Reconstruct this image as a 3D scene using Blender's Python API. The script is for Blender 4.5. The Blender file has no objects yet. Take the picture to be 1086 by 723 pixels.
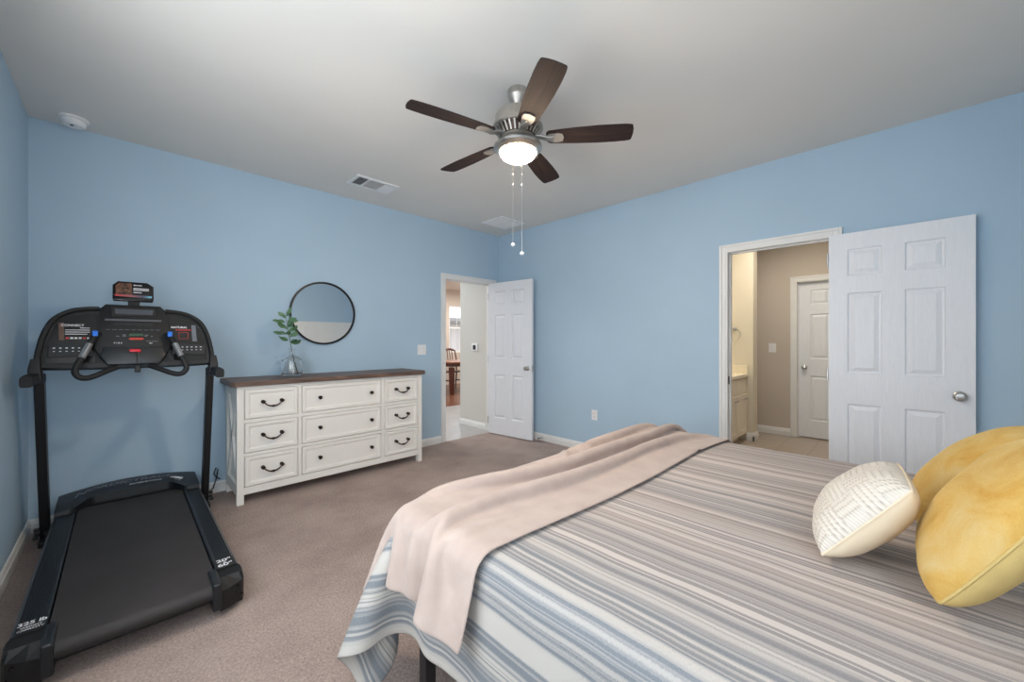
import bpy, bmesh, math, random
import numpy as np
from mathutils import Vector, Matrix
random.seed(7)
SC = bpy.context.scene
COL = SC.collection
R = math.radians

# ---------------------------------------------------------------- camera
W_, H_ = 1086, 723
F_PX = 416.0313
cam_d = bpy.data.cameras.new('camera')
cam_d.sensor_fit = 'HORIZONTAL'
cam_d.sensor_width = 36.0
cam_d.lens = 36.0 * F_PX / W_
cam_d.shift_y = (361.21 - 361.5) / W_
cam_d.clip_start = 0.02
cam = bpy.data.objects.new('camera', cam_d)
cam.location = (-3.7869, -4.0703, 1.2643)
cam.rotation_euler = (R(90), 0, R(45.1425 - 90))
COL.objects.link(cam)
SC.camera = cam

# ---------------------------------------------------------------- world, lights, exposure
world = bpy.data.worlds.new('world')
SC.world = world
world.use_nodes = True
bg = world.node_tree.nodes['Background']
bg.inputs[0].default_value = (0.86, 0.93, 1.0, 1)
bg.inputs[1].default_value = 2.2

SC.view_settings.view_transform = 'Standard'
SC.view_settings.look = 'None'
SC.view_settings.gamma = 1.0
SC.view_settings.use_curve_mapping = False
SC.view_settings.exposure = 0.30
SC.cycles.use_denoising = True
SC.cycles.max_bounces = 12
SC.cycles.diffuse_bounces = 8
SC.cycles.caustics_reflective = False
SC.cycles.caustics_refractive = False
SC.cycles.sample_clamp_indirect = 6.0

def area_light(name, loc, rot, sx, sy, power, color):
    d = bpy.data.lights.new(name, 'AREA')
    d.shape = 'RECTANGLE'; d.size = sx; d.size_y = sy
    d.energy = power; d.color = color
    o = bpy.data.objects.new(name, d)
    o.location = loc; o.rotation_euler = rot
    COL.objects.link(o)
    return o

WIN_POWER, WIN2_POWER, HALL_POWER, BATH_POWER, BULB_POWER = 13.5, 12, 82, 17, 160
# area lamps for daylight from the unseen left and back windows behind the camera
area_light('daylight_side_window', (-4.12, -2.75, 1.50), (0, R(-90), 0), 1.45, 1.9, WIN_POWER, (0.88, 0.94, 1.0))
area_light('daylight_back_window', (-3.62, -4.76, 1.55), (R(90), 0, 0), 0.75, 1.35, WIN2_POWER, (0.86, 0.93, 1.0))
area_light('dining_fill', (3.2, 3.3, 2.66), (0, 0, 0), 2.2, 2.2, 75, (1.0, 0.98, 0.95))  # added fill under the ceiling to brighten the dining room
pl = bpy.data.lights.new('dining_ceiling_fill', 'POINT'); pl.energy = 26; pl.color = (1.0, 0.95, 0.88); pl.shadow_soft_size = 0.15  # added point light with no fixture, lifts the dining room ceiling
plo = bpy.data.objects.new('dining_ceiling_fill', pl); plo.location = (3.3, 3.4, 2.05); COL.objects.link(plo)
area_light('hall_fill', (-1.2, 2.6, 2.66), (0, 0, 0), 1.4, 3.0, HALL_POWER, (0.90, 0.95, 1.0))  # added fill under the hall ceiling, not a real opening
area_light('bath_ceiling_lamp', (1.25, -3.1, 2.60), (0, 0, 0), 0.9, 0.5, BATH_POWER, (1.0, 0.90, 0.78))
area_light('vanity_lamp', (0.95, -2.25, 2.1), (R(50), 0, 0), 0.7, 0.15, 5, (1.0, 0.85, 0.6))

# ---------------------------------------------------------------- mesh helpers
class MB:
    """collects shapes into one mesh object"""
    def __init__(s): s.bm = bmesh.new()
    def box(s, x0, x1, y0, y1, z0, z1, bev=0.0, seg=2):
        vs = [s.bm.verts.new(p) for p in ((x0,y0,z0),(x1,y0,z0),(x1,y1,z0),(x0,y1,z0),(x0,y0,z1),(x1,y0,z1),(x1,y1,z1),(x0,y1,z1))]
        fs = [s.bm.faces.new([vs[i] for i in q]) for q in ((0,3,2,1),(4,5,6,7),(0,1,5,4),(1,2,6,5),(2,3,7,6),(3,0,4,7))]
        if bev > 0:
            es = list({e for f in fs for e in f.edges})
            bmesh.ops.bevel(s.bm, geom=es, offset=bev, segments=seg, profile=0.5, affect='EDGES', clamp_overlap=True)
        return s
    def obox(s, c, ax, ay, az, bev=0.0, seg=2):
        """oriented box, half-extent vectors ax ay az"""
        c, ax, ay, az = (Vector(v) for v in (c, ax, ay, az))
        P = [c + i*ax + j*ay + k*az for k in (-1,1) for (i,j) in ((-1,-1),(1,-1),(1,1),(-1,1))]
        vs = [s.bm.verts.new(p) for p in P]
        fs = [s.bm.faces.new([vs[i] for i in q]) for q in ((0,3,2,1),(4,5,6,7),(0,1,5,4),(1,2,6,5),(2,3,7,6),(3,0,4,7))]
        if bev > 0:
            es = list({e for f in fs for e in f.edges})
            bmesh.ops.bevel(s.bm, geom=es, offset=bev, segments=seg, profile=0.5, affect='EDGES', clamp_overlap=True)
        return s
    def tube(s, pts, r, n=12, cap=True, sq=None):
        pts = [Vector(p) for p in pts]
        rr = r if isinstance(r, (list, tuple)) else [r]*len(pts)
        rings = []; up = None
        for i, p in enumerate(pts):
            t = (pts[min(i+1, len(pts)-1)] - pts[max(i-1, 0)]).normalized()
            if up is None:
                up = Vector((0,0,1)) if abs(t.z) < 0.9 else Vector((0,1,0))
            a = t.cross(up).normalized(); b = a.cross(t).normalized(); up = b
            ring = []
            for k in range(n):
                an = 2*math.pi*k/n
                ca, sa = math.cos(an), math.sin(an)
                if sq:
                    e = 0.45
                    ca = math.copysign(abs(ca)**e, ca)*sq[0]; sa = math.copysign(abs(sa)**e, sa)*sq[1]
                ring.append(s.bm.verts.new(p + rr[i]*(a*ca + b*sa)))
            rings.append(ring)
        for i in range(len(rings)-1):
            for k in range(n):
                s.bm.faces.new((rings[i][k], rings[i][(k+1)%n], rings[i+1][(k+1)%n], rings[i+1][k]))
        if cap:
            s.bm.faces.new(rings[0][::-1]); s.bm.faces.new(rings[-1])
        return s
    def cyl(s, p0, p1, r, n=20): return s.tube([p0, p1], r, n)
    def lathe(s, prof, c=(0,0,0), n=40, axis='z', close=False):
        c = Vector(c); rings = []
        for (r, h) in prof:
            ring = []
            for k in range(n):
                a = 2*math.pi*k/n
                if axis == 'z': p = Vector((r*math.cos(a), r*math.sin(a), h))
                elif axis == 'y': p = Vector((r*math.cos(a), h, r*math.sin(a)))
                else: p = Vector((h, r*math.cos(a), r*math.sin(a)))
                ring.append(s.bm.verts.new(c + p))
            rings.append(ring)
        for i in range(len(rings)-1):
            for k in range(n):
                s.bm.faces.new((rings[i][k], rings[i][(k+1)%n], rings[i+1][(k+1)%n], rings[i+1][k]))
        if close:
            for k in range(n):
                s.bm.faces.new((rings[-1][k], rings[-1][(k+1)%n], rings[0][(k+1)%n], rings[0][k]))
        else:
            for ring in (rings[0][::-1], rings[-1]):
                s.bm.faces.new(ring)
        return s
    def prism(s, poly, fn, d0, d1, bev=0.0, seg=2):
        """extrude a 2-D polygon; fn(a, b, d) maps to a point"""
        A = [s.bm.verts.new(fn(a, b, d0)) for a, b in poly]
        B = [s.bm.verts.new(fn(a, b, d1)) for a, b in poly]
        n = len(poly)
        fs = [s.bm.faces.new(A[::-1]), s.bm.faces.new(B)]
        for i in range(n):
            fs.append(s.bm.faces.new((A[i], A[(i+1)%n], B[(i+1)%n], B[i])))
        if bev > 0:
            es = list(fs[1].edges)
            bmesh.ops.bevel(s.bm, geom=es, offset=bev, segments=seg, profile=0.5, affect='EDGES', clamp_overlap=True)
        return s
    def ball(s, c, r, sx=1, sy=1, sz=1, u=16, v=10):
        m = Matrix.Translation(c) @ Matrix.Diagonal((sx, sy, sz, 1))
        bmesh.ops.create_uvsphere(s.bm, u_segments=u, v_segments=v, radius=r, matrix=m)
        return s
    def quad(s, *p):
        s.bm.faces.new([s.bm.verts.new(q) for q in p]); return s
    def build(s, name, mat, parent=None, smooth=False, local=False, angle=35):
        bmesh.ops.recalc_face_normals(s.bm, faces=s.bm.faces)
        me = bpy.data.meshes.new(name)
        s.bm.to_mesh(me); s.bm.free()
        return link_mesh(name, me, mat, parent, smooth, local, angle)

def world_loc(o):
    v = Vector((0,0,0))
    while o is not None:
        v += o.location; o = o.parent
    return v

def link_mesh(name, me, mat, parent=None, smooth=False, local=False, angle=35):
    o = bpy.data.objects.new(name, me)
    if mat is not None: me.materials.append(mat)
    COL.objects.link(o)
    if parent is not None:
        o.parent = parent
        if not local: me.transform(Matrix.Translation(-world_loc(parent)))
    if smooth:
        me.shade_smooth()
        if angle < 180:
            bm = bmesh.new(); bm.from_mesh(me)
            for e in bm.edges:
                if len(e.link_faces) == 2 and e.calc_face_angle(0) > R(angle): e.smooth = False
            bm.to_mesh(me); bm.free()
    return o

def empty(name, loc, rz=0.0):
    o = bpy.data.objects.new(name, None)
    o.location = loc; o.rotation_euler = (0, 0, rz); o.empty_display_size = 0.1
    COL.objects.link(o); return o

def tag(o, label, cat, group=None, kind=None):
    o['label'] = label; o['category'] = cat
    if group: o['group'] = group
    if kind: o['kind'] = kind
    return o

def copy_tree(o, parent=None):
    c = o.copy(); COL.objects.link(c)
    c.parent = parent
    for ch in list(o.children): copy_tree(ch, c)
    return c

def text_mesh(txt, size, fn, mat, parent, name='lettering', shear=0.0, align='CENTER', sx=1.0):
    """flat text mapped with fn(a, b) onto a surface"""
    cu = bpy.data.curves.new('tmp_text', 'FONT')
    cu.body = txt; cu.size = size; cu.align_x = align; cu.align_y = 'CENTER'; cu.shear = shear
    cu.offset = size*0.02
    ob = bpy.data.objects.new('tmp_text', cu); COL.objects.link(ob)
    bpy.context.view_layer.update()
    me = bpy.data.meshes.new_from_object(ob.evaluated_get(bpy.context.evaluated_depsgraph_get()))
    bpy.data.objects.remove(ob); bpy.data.curves.remove(cu)
    me.materials.clear()
    for v in me.vertices: v.co = fn(v.co.x*sx, v.co.y)
    return link_mesh(name, me, mat, parent)

# ---------------------------------------------------------------- materials
def srgb(r, g, b):
    f = lambda c: (c/255/12.92) if c/255 <= 0.04045 else ((c/255+0.055)/1.055)**2.4
    return (f(r), f(g), f(b), 1)

class NT:
    def __init__(s, name):
        s.m = bpy.data.materials.new(name); s.m.use_nodes = True
        s.t = s.m.node_tree; s.b = s.t.nodes['Principled BSDF']
    def n(s, typ, **kw):
        nd = s.t.nodes.new(typ)
        for k, v in kw.items():
            if k.startswith('i_'):
                key = k[2:].replace('_', ' ')
                nd.inputs[key].default_value = v
            else: setattr(nd, k, v)
        return nd
    def l(s, a, b): s.t.links.new(a, b)
    def coords(s, kind='Object', scale=(1,1,1), rot=(0,0,0)):
        tc = s.n('ShaderNodeTexCoord'); mp = s.n('ShaderNodeMapping')
        mp.inputs['Scale'].default_value = scale; mp.inputs['Rotation'].default_value = rot
        s.l(tc.outputs[kind], mp.inputs['Vector']); return mp.outputs[0]
    def noise(s, vec, scale, detail=3, rough=0.5, dist=0.0):
        nd = s.n('ShaderNodeTexNoise', i_Scale=scale, i_Detail=detail, i_Roughness=rough, i_Distortion=dist)
        if vec is not None: s.l(vec, nd.inputs['Vector'])
        return nd.outputs['Fac']
    def ramp(s, fac, stops, interp='LINEAR'):
        nd = s.n('ShaderNodeValToRGB'); cr = nd.color_ramp; cr.interpolation = interp
        while len(cr.elements) < len(stops): cr.elements.new(0.5)
        for e, (p, c) in zip(cr.elements, stops):
            e.position = p; e.color = c if len(c) == 4 else (*c, 1)
        s.l(fac, nd.inputs[0]); return nd.outputs[0]
    def bump(s, h, strength=0.2, dist=0.01, normal=None):
        nd = s.n('ShaderNodeBump', i_Strength=strength, i_Distance=dist)
        s.l(h, nd.inputs['Height'])
        if normal is not None: s.l(normal, nd.inputs['Normal'])
        s.l(nd.outputs[0], s.b.inputs['Normal']); return nd.outputs[0]
    def mixc(s, fac, a, b, mode='MIX'):
        nd = s.n('ShaderNodeMix', data_type='RGBA', blend_type=mode)
        for sock, v in ((nd.inputs[0], fac), (nd.inputs[6], a), (nd.inputs[7], b)):
            if hasattr(v, 'is_output'): s.l(v, sock)
            else: sock.default_value = v
        return nd.outputs[2]
    def math(s, op, a, b=0.0, clamp=False):
        nd = s.n('ShaderNodeMath', operation=op, use_clamp=clamp)
        for sock, v in ((nd.inputs[0], a), (nd.inputs[1], b)):
            if hasattr(v, 'is_output'): s.l(v, sock)
            else: sock.default_value = v
        return nd.outputs[0]
    def base(s, v):
        if hasattr(v, 'is_output'): s.l(v, s.b.inputs['Base Color'])
        else: s.b.inputs['Base Color'].default_value = v
    def set(s, **kw):
        for k, v in kw.items(): s.b.inputs[k.replace('_', ' ')].default_value = v
        return s

def plain(name, col, rough=0.5, metal=0.0, var=0.04, vscale=6.0, bump=0.0, bscale=200.0, coat=0.0, spec=0.5):
    t = NT(name)
    v = t.coords()
    f = t.noise(v, vscale, 3)
    c2 = tuple(min(1, c*(1-var*2)) for c in col[:3]) + (1,)
    c3 = tuple(min(1, c*(1+var)) for c in col[:3]) + (1,)
    t.base(t.ramp(f, [(0.3, c2), (0.7, c3)]))
    t.set(Roughness=rough, Metallic=metal, Coat_Weight=coat, Specular_IOR_Level=spec)
    if bump > 0: t.bump(t.noise(v, bscale, 3), bump, 0.002)
    return t.m

def emissive(name, col, strength):
    t = NT(name); t.base(col)
    t.b.inputs['Emission Color'].default_value = col
    t.b.inputs['Emission Strength'].default_value = strength
    return t.m

def wall_paint(name, col, rough=0.6):
    t = NT(name); v = t.coords()
    f = t.noise(v, 1.3, 2)
    t.base(t.ramp(f, [(0.3, tuple(c*0.97 for c in col[:3])+(1,)), (0.7, tuple(min(1, c*1.02) for c in col[:3])+(1,))]))
    t.set(Roughness=rough, Specular_IOR_Level=0.3)
    h = t.noise(v, 130, 3, 0.6)
    t.bump(h, 0.12, 0.003)
    return t.m

M = {}
M['blue'] = wall_paint('blue wall paint', srgb(173, 197, 215))
M['ceiling'] = wall_paint('ceiling paint', srgb(224, 221, 215), 0.8)
M['cream_wall'] = wall_paint('cream wall paint', srgb(222, 214, 196))
M['hall_wall'] = wall_paint('hall greige paint', srgb(208, 206, 198))
M['taupe_wall'] = wall_paint('taupe wall paint', srgb(200, 189, 177))
M['trim'] = plain('white trim paint', srgb(228, 228, 226), 0.35, var=0.01)
M['door'] = None
M['white_plastic'] = plain('white plastic', srgb(232, 232, 232), 0.35, var=0.01)
M['grey_plastic_shade'] = plain('grey plastic and vent shade', srgb(70, 70, 72), 0.6)  # grey plastic parts, and the painted shade inside the ceiling vents
M['nickel'] = plain('brushed nickel', srgb(190, 188, 184), 0.3, 1.0, var=0.05, vscale=40)
M['nickel_dark'] = plain('pewter nickel', srgb(188, 182, 174), 0.46, 0.9, var=0.05, vscale=40)
M['iron'] = plain('satin nickel iron', srgb(150, 147, 142), 0.6, 0.6, var=0.03)
M['black_plastic'] = plain('black plastic', srgb(11, 12, 14), 0.52, var=0.08, bump=0.08, bscale=500)
M['black_soft'] = plain('black rubber', srgb(21, 21, 23), 0.65, var=0.08, bump=0.15, bscale=300)
M['black_gloss'] = plain('black gloss', srgb(5, 5, 7), 0.22, var=0.03)
M['charcoal'] = plain('charcoal plastic', srgb(23, 26, 30), 0.42, var=0.06, bump=0.05, bscale=400)
M['post'] = plain('black powder coat', srgb(22, 22, 24), 0.45, var=0.05)
M['steel_grey'] = plain('grey steel', srgb(92, 92, 96), 0.45, 0.4, var=0.05)
M['silver'] = plain('silver pad', srgb(176, 176, 176), 0.35, 0.7, var=0.03)
M['print_white'] = plain('white print', srgb(225, 225, 228), 0.5, var=0.0)
M['print_grey'] = plain('grey print', srgb(112, 116, 126), 0.5, var=0.0)
M['print_red'] = plain('red print', srgb(196, 60, 56), 0.5, var=0.0)
M['button_red'] = plain('red key', srgb(214, 22, 44), 0.35, var=0.0)
M['button_orange'] = plain('orange red strip', srgb(206, 66, 46), 0.4, var=0.0)
M['button_green'] = plain('green button', srgb(52, 86, 62), 0.4, var=0.02)
M['button_blue'] = plain('blue button', srgb(34, 118, 226), 0.35, var=0.0)
M['lcd'] = plain('lcd grey', srgb(66, 72, 80), 0.2, var=0.02)
M['bronze'] = plain('dark bronze hardware', srgb(52, 40, 36), 0.4, 0.7, var=0.1, vscale=60)
M['frame_black'] = plain('black mirror frame', srgb(24, 26, 32), 0.35, 0.3, var=0.02)
M['mirror'] = plain('mirror glass', (0.93, 0.95, 0.95, 1), 0.01, 1.0, var=0.0)
M['porcelain'] = plain('counter cream', srgb(238, 228, 206), 0.25, var=0.03, vscale=20)
M['vanity_paint'] = plain('vanity cream paint', srgb(232, 222, 204), 0.4, var=0.01)
M['mattress'] = plain('grey mattress ticking', srgb(120, 120, 128), 0.9, var=0.05, bump=0.2, bscale=300)
M['grey_fabric'] = plain('charcoal pillow fabric', srgb(40, 42, 48), 0.9, var=0.1, bump=0.2, bscale=300)
M['dining_wood'] = plain('red brown wood', srgb(92, 44, 28), 0.35, var=0.2, vscale=12, coat=0.3)
M['dining_top'] = plain('amber wood', srgb(158, 96, 66), 0.3, var=0.15, vscale=10, coat=0.3)
M['stem'] = plain('brown stem', srgb(92, 84, 56), 0.6, var=0.1, vscale=30)
M['cord'] = plain('black cord', srgb(16, 16, 18), 0.5, var=0.02)

def door_mat():
    t = NT('white moulded door'); v = t.coords('Object', (14, 14, 1.4))
    h = t.noise(v, 5.0, 5, 0.6, 1.2)
    t.base(t.ramp(h, [(0.3, srgb(224, 227, 232)), (0.7, srgb(231, 233, 237))]))
    t.set(Roughness=0.42)
    t.bump(h, 0.12, 0.003)
    return t.m
M['door'] = door_mat()

def carpet_mat():
    t = NT('taupe carpet'); v = t.coords('Object')
    big = t.noise(v, 2.2, 4, 0.6)
    fine = t.noise(v, 95, 4, 0.75)
    c1 = t.ramp(fine, [(0.30, srgb(122, 106, 100)), (0.5, srgb(184, 164, 155)), (0.72, srgb(226, 208, 199))])
    t.base(t.mixc(0.45, c1, t.ramp(big, [(0.35, srgb(156, 138, 130)), (0.65, srgb(204, 186, 176))]), 'MIX'))
    t.set(Roughness=0.95, Specular_IOR_Level=0.1)
    h = t.math('ADD', t.noise(v, 75, 4, 0.8), t.math('MULTIPLY', t.noise(v, 7, 3), 0.8))
    t.bump(h, 0.9, 0.02)
    return t.m
M['carpet'] = carpet_mat()

def tile_mat(name, c1, c2, grout, sx, sy):
    t = NT(name); v = t.coords('Object')
    br = t.n('ShaderNodeTexBrick', offset=0.5)
    br.inputs['Color1'].default_value = c1; br.inputs['Color2'].default_value = c2
    br.inputs['Mortar'].default_value = grout
    br.inputs['Scale'].default_value = 1.0; br.inputs['Mortar Size'].default_value = 0.004
    br.inputs['Brick Width'].default_value = sx; br.inputs['Row Height'].default_value = sy
    t.l(v, br.inputs['Vector'])
    f = t.noise(v, 5, 4)
    t.base(t.mixc(t.math('MULTIPLY', f, 0.3), br.outputs[0], (0.25, 0.22, 0.2, 1)))
    t.set(Roughness=0.3)
    return t.m
M['hall_tile'] = tile_mat('pale grey hall tile', srgb(176, 174, 172), srgb(186, 183, 180), srgb(150, 148, 146), 0.6, 0.3)
M['bath_tile'] = tile_mat('taupe bath tile', srgb(176, 162, 148), srgb(182, 168, 154), srgb(140, 128, 116), 0.6, 0.3)
M['brick'] = tile_mat('grey brick', srgb(150, 140, 134), srgb(172, 162, 156), srgb(190, 186, 180), 0.2, 0.075)

def wood_mat(name, dark, mid, light, scale=(1, 14, 14), rough=0.45, ns=4.0):
    t = NT(name); v = t.coords('Object', scale)
    f = t.noise(v, ns, 6, 0.65, 0.6)
    t.base(t.ramp(f, [(0.28, dark), (0.5, mid), (0.75, light)]))
    t.set(Roughness=rough)
    t.bump(f, 0.1, 0.002)
    return t.m
M['dresser_top'] = wood_mat('dark walnut plank top', srgb(58, 46, 42), srgb(98, 78, 68), srgb(134, 108, 92))
M['blade'] = wood_mat('dark walnut fan blade', srgb(28, 23, 23), srgb(44, 33, 31), srgb(64, 47, 41), (1.2, 22, 22), 0.75, 3.0)
M['blade'].node_tree.nodes['Principled BSDF'].inputs['Specular IOR Level'].default_value = 0.25
M['hall_wood'] = wood_mat('brown wood floor', srgb(82, 50, 36), srgb(122, 78, 58), srgb(150, 100, 76), (8, 1, 1), 0.25)
M['dresser'] = plain('antique white paint', srgb(228, 225, 219), 0.42, var=0.015, vscale=3)

def glass_mat():
    t = NT('clear glass'); t.base((1, 1, 1, 1))
    t.set(Roughness=0.0, Transmission_Weight=1.0, IOR=1.45)
    return t.m
M['glass'] = glass_mat()

def leaf_mat():
    t = NT('green leaves'); v = t.coords()
    f = t.noise(v, 14, 3)
    t.base(t.ramp(f, [(0.3, srgb(44, 78, 52)), (0.6, srgb(82, 122, 84)), (0.8, srgb(120, 152, 112))]))
    t.set(Roughness=0.5)
    return t.m
M['leaf'] = leaf_mat()

def belt_mat():
    t = NT('running belt'); v = t.coords()
    f = t.noise(v, 260, 2); b = t.noise(v, 4, 3)
    t.base(t.ramp(b, [(0.3, srgb(36, 33, 33)), (0.7, srgb(47, 43, 43))]))
    t.set(Roughness=0.7)
    t.bump(f, 0.3, 0.002)
    return t.m
M['belt'] = belt_mat()

def spread_mat():
    """woven stripes: u runs across the bed in metres, v along it"""
    t = NT('striped woven cotton')
    uv = t.n('ShaderNodeUVMap', uv_map='UVMap')
    sep = t.n('ShaderNodeSeparateXYZ'); t.l(uv.outputs[0], sep.inputs[0])
    wob = t.noise(uv.outputs[0], 2.6, 2)
    u = t.math('ADD', sep.outputs[0], t.math('MULTIPLY', t.math('SUBTRACT', wob, 0.5), 0.03))
    def n1d(scale, detail, rough, off=0.0):
        c = t.n('ShaderNodeCombineXYZ'); t.l(u, c.inputs[0]); c.inputs[1].default_value = 3.7+off
        return t.noise(c.outputs[0], scale, detail, rough)
    thread = t.noise(t.coords('UV', (1, 9, 1)), 120, 3, 0.7)
    cross = t.noise(t.coords('UV', (9, 1, 1)), 130, 2, 0.7)
    soft = t.math('MULTIPLY', t.math('SUBTRACT', thread, 0.5), 0.16)
    wide = t.math('ADD', n1d(17, 2.0, 0.55), soft)
    thin = t.math('ADD', n1d(105, 1.0, 0.5, 5.0), t.math('MULTIPLY', soft, 1.5))
    w = t.ramp(wide, [(0.45, (0, 0, 0)), (0.52, (1, 1, 1))])
    th = t.ramp(thin, [(0.44, (0, 0, 0)), (0.56, (1, 1, 1))])
    patch = t.ramp(n1d(9.0, 1.0, 0.5, 9.0), [(0.42, (0, 0, 0)), (0.52, (1, 1, 1))])
    hue = t.ramp(n1d(8.0, 1.0, 0.5, 2.0), [(0.42, (0, 0, 0)), (0.6, (1, 1, 1))])
    edge = t.ramp(u, [(0.25, (1, 1, 1)), (0.85, (0.05, 0.05, 0.05))])  # bluer left side: part weave, part cool window light put into the colour
    stripe = t.mixc(t.math('MULTIPLY', t.math('ADD', t.math('MULTIPLY', hue, 0.6), edge), 0.8, True), srgb(132, 121, 116), srgb(98, 107, 116))
    cream = t.mixc(edge, srgb(196, 184, 177), srgb(182, 177, 170))  # cream dimmed on the left side to offset window light
    a = t.math('MULTIPLY', w, t.math('ADD', 0.42, t.math('MULTIPLY', th, 0.42)))
    b = t.math('MULTIPLY', t.math('MULTIPLY', th, patch), 0.8)
    fac = t.math('MAXIMUM', a, b)
    fac = t.math('MULTIPLY', fac, t.math('ADD', 0.62, t.math('MULTIPLY', cross, 0.7)), True)
    col = t.mixc(fac, cream, stripe)
    t.base(col)
    t.set(Roughness=0.95, Specular_IOR_Level=0.15, Sheen_Weight=0.1)
    h = t.math('ADD', t.math('MULTIPLY', fac, 0.35), t.math('MULTIPLY', t.math('ADD', thread, cross), 0.35))
    t.bump(h, 0.35, 0.004)
    return t.m
M['spread'] = spread_mat()

def throw_mat():
    t = NT('blush fleece'); v = t.coords('UV')
    f = t.noise(v, 9, 4); g = t.noise(v, 300, 3)
    t.base(t.ramp(f, [(0.3, srgb(170, 152, 143)), (0.7, srgb(183, 166, 156))]))
    t.set(Roughness=0.95, Specular_IOR_Level=0.1, Sheen_Weight=0.25)
    t.bump(g, 0.25, 0.003)
    return t.m
M['throw'] = throw_mat()

def velvet_mat():
    t = NT('yellow velvet'); v = t.coords('Object')
    f = t.noise(v, 7, 4, 0.6, 0.8); g = t.noise(t.coords('Object', (1, 5, 5)), 90, 3)
    mix = t.math('ADD', t.math('MULTIPLY', f, 0.8), t.math('MULTIPLY', g, 0.2))
    t.base(t.ramp(mix, [(0.34, srgb(186, 140, 58)), (0.5, srgb(198, 161, 90)), (0.66, srgb(202, 178, 124))]))
    t.set(Roughness=0.85, Specular_IOR_Level=0.2, Sheen_Weight=0.35)
    t.b.inputs['Sheen Tint'].default_value = srgb(250, 225, 160)
    t.bump(g, 0.15, 0.003)
    return t.m
M['velvet'] = velvet_mat()
M['canvas_yellow'] = plain('yellow canvas', srgb(196, 170, 108), 0.9, var=0.05, vscale=10, bump=0.3, bscale=350)
M['canvas_cream'] = plain('cream canvas', srgb(222, 206, 180), 0.9, var=0.03, vscale=10, bump=0.2, bscale=350)

def knit_mat():
    t = NT('cream chunky knit'); v = t.coords('UV')
    sep = t.n('ShaderNodeSeparateXYZ'); t.l(v, sep.inputs[0])
    N = 5.0
    chk = t.n('ShaderNodeTexChecker', i_Scale=N); t.l(v, chk.inputs['Vector'])
    chk.inputs[1].default_value = (1, 1, 1, 1); chk.inputs[2].default_value = (0, 0, 0, 1)
    def rib(s, k):
        return t.math('ABSOLUTE', t.math('SINE', t.math('MULTIPLY', s, math.pi*k)))
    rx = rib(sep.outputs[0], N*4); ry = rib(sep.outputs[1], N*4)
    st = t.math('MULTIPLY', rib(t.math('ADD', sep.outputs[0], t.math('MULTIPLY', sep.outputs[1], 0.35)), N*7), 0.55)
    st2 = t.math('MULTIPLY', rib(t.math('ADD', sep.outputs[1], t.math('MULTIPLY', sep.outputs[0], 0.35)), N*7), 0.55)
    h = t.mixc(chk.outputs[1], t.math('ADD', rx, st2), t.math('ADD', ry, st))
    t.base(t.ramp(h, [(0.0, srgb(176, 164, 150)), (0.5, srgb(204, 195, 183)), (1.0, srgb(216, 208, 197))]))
    t.set(Roughness=0.95, Specular_IOR_Level=0.1)
    t.bump(h, 0.6, 0.005)
    return t.m
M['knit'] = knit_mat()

def bowl_mat():
    t = NT('frosted lit bowl'); c = (1.0, 0.78, 0.56, 1)
    t.base((0.9, 0.88, 0.84, 1)); t.set(Roughness=0.4)
    t.b.inputs['Emission Color'].default_value = c
    t.b.inputs['Emission Strength'].default_value = BULB_POWER
    return t.m
M['bowl'] = bowl_mat()
M['sky_pane'] = emissive('daylight pane', (0.88, 0.94, 1.0, 1), 3.0)

# ---------------------------------------------------------------- room shell
XC, YD, ZC = -4.2228, -4.87, 2.74          # left wall, wall behind the bed, ceiling
TH = 0.115
def struct(o, label, cat): return tag(o, label, cat, kind='structure')

struct(MB().box(XC-.12, 0.0, YD-.12, 0.0, -.08, 0.0).build('floor', M['carpet']), 'taupe textured carpet over the bedroom floor', 'floor')
struct(MB().box(XC-.12, TH, YD-.12, TH, ZC, ZC+.08).build('ceiling', M['ceiling']), 'pale grey textured bedroom ceiling', 'ceiling')
AX0, AX1, AZ = -0.917, -0.132, 2.04        # hall doorway in the far wall
m = MB(); m.box(XC-.12, AX0-.02, 0, TH, 0, ZC); m.box(AX1+.02, TH, 0, TH, 0, ZC); m.box(AX0-.02, AX1+.02, 0, TH, AZ+.02, ZC)
struct(m.build('wall_far', M['blue']), 'light blue far wall behind dresser and treadmill with a doorway', 'wall')
BY0, BY1, BZ = -3.672, -2.962, 2.04        # bath doorway in the right wall
m = MB(); m.box(0, TH, YD-.12, BY0-.02, 0, ZC); m.box(0, TH, BY1+.02, 0, 0, ZC); m.box(0, TH, BY0-.02, BY1+.02, BZ+.02, ZC)
struct(m.build('wall_right', M['blue']), 'light blue right wall with the bathroom doorway', 'wall')
struct(MB().box(XC-.12, XC, YD-.12, 0, 0, ZC).build('wall_left', M['blue']), 'light blue wall beside the treadmill at the left', 'wall')
struct(MB().box(XC, 0, YD-.12, YD, 0, ZC).build('wall_back', M['blue']), 'blue wall behind the bed, seen in the round mirror', 'wall')
# wainscot on the back wall (seen in the mirror)
m = MB()
m.box(XC, 0, YD, YD+.008, 0, 1.64); m.box(XC, 0, YD, YD+.030, 1.565, 1.65); m.box(XC, 0, YD, YD+.055, 1.65, 1.67); m.box(XC, 0, YD, YD+.022, 0, .14)
for bx in (-4.18, -3.07, -2.04, -1.02, -.045): m.box(bx-.043, bx+.043, YD, YD+.030, .14, 1.565)
struct(m.build('trim_1', M['trim']), 'white board and batten wainscot on the wall behind the bed', 'wainscot')

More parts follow.
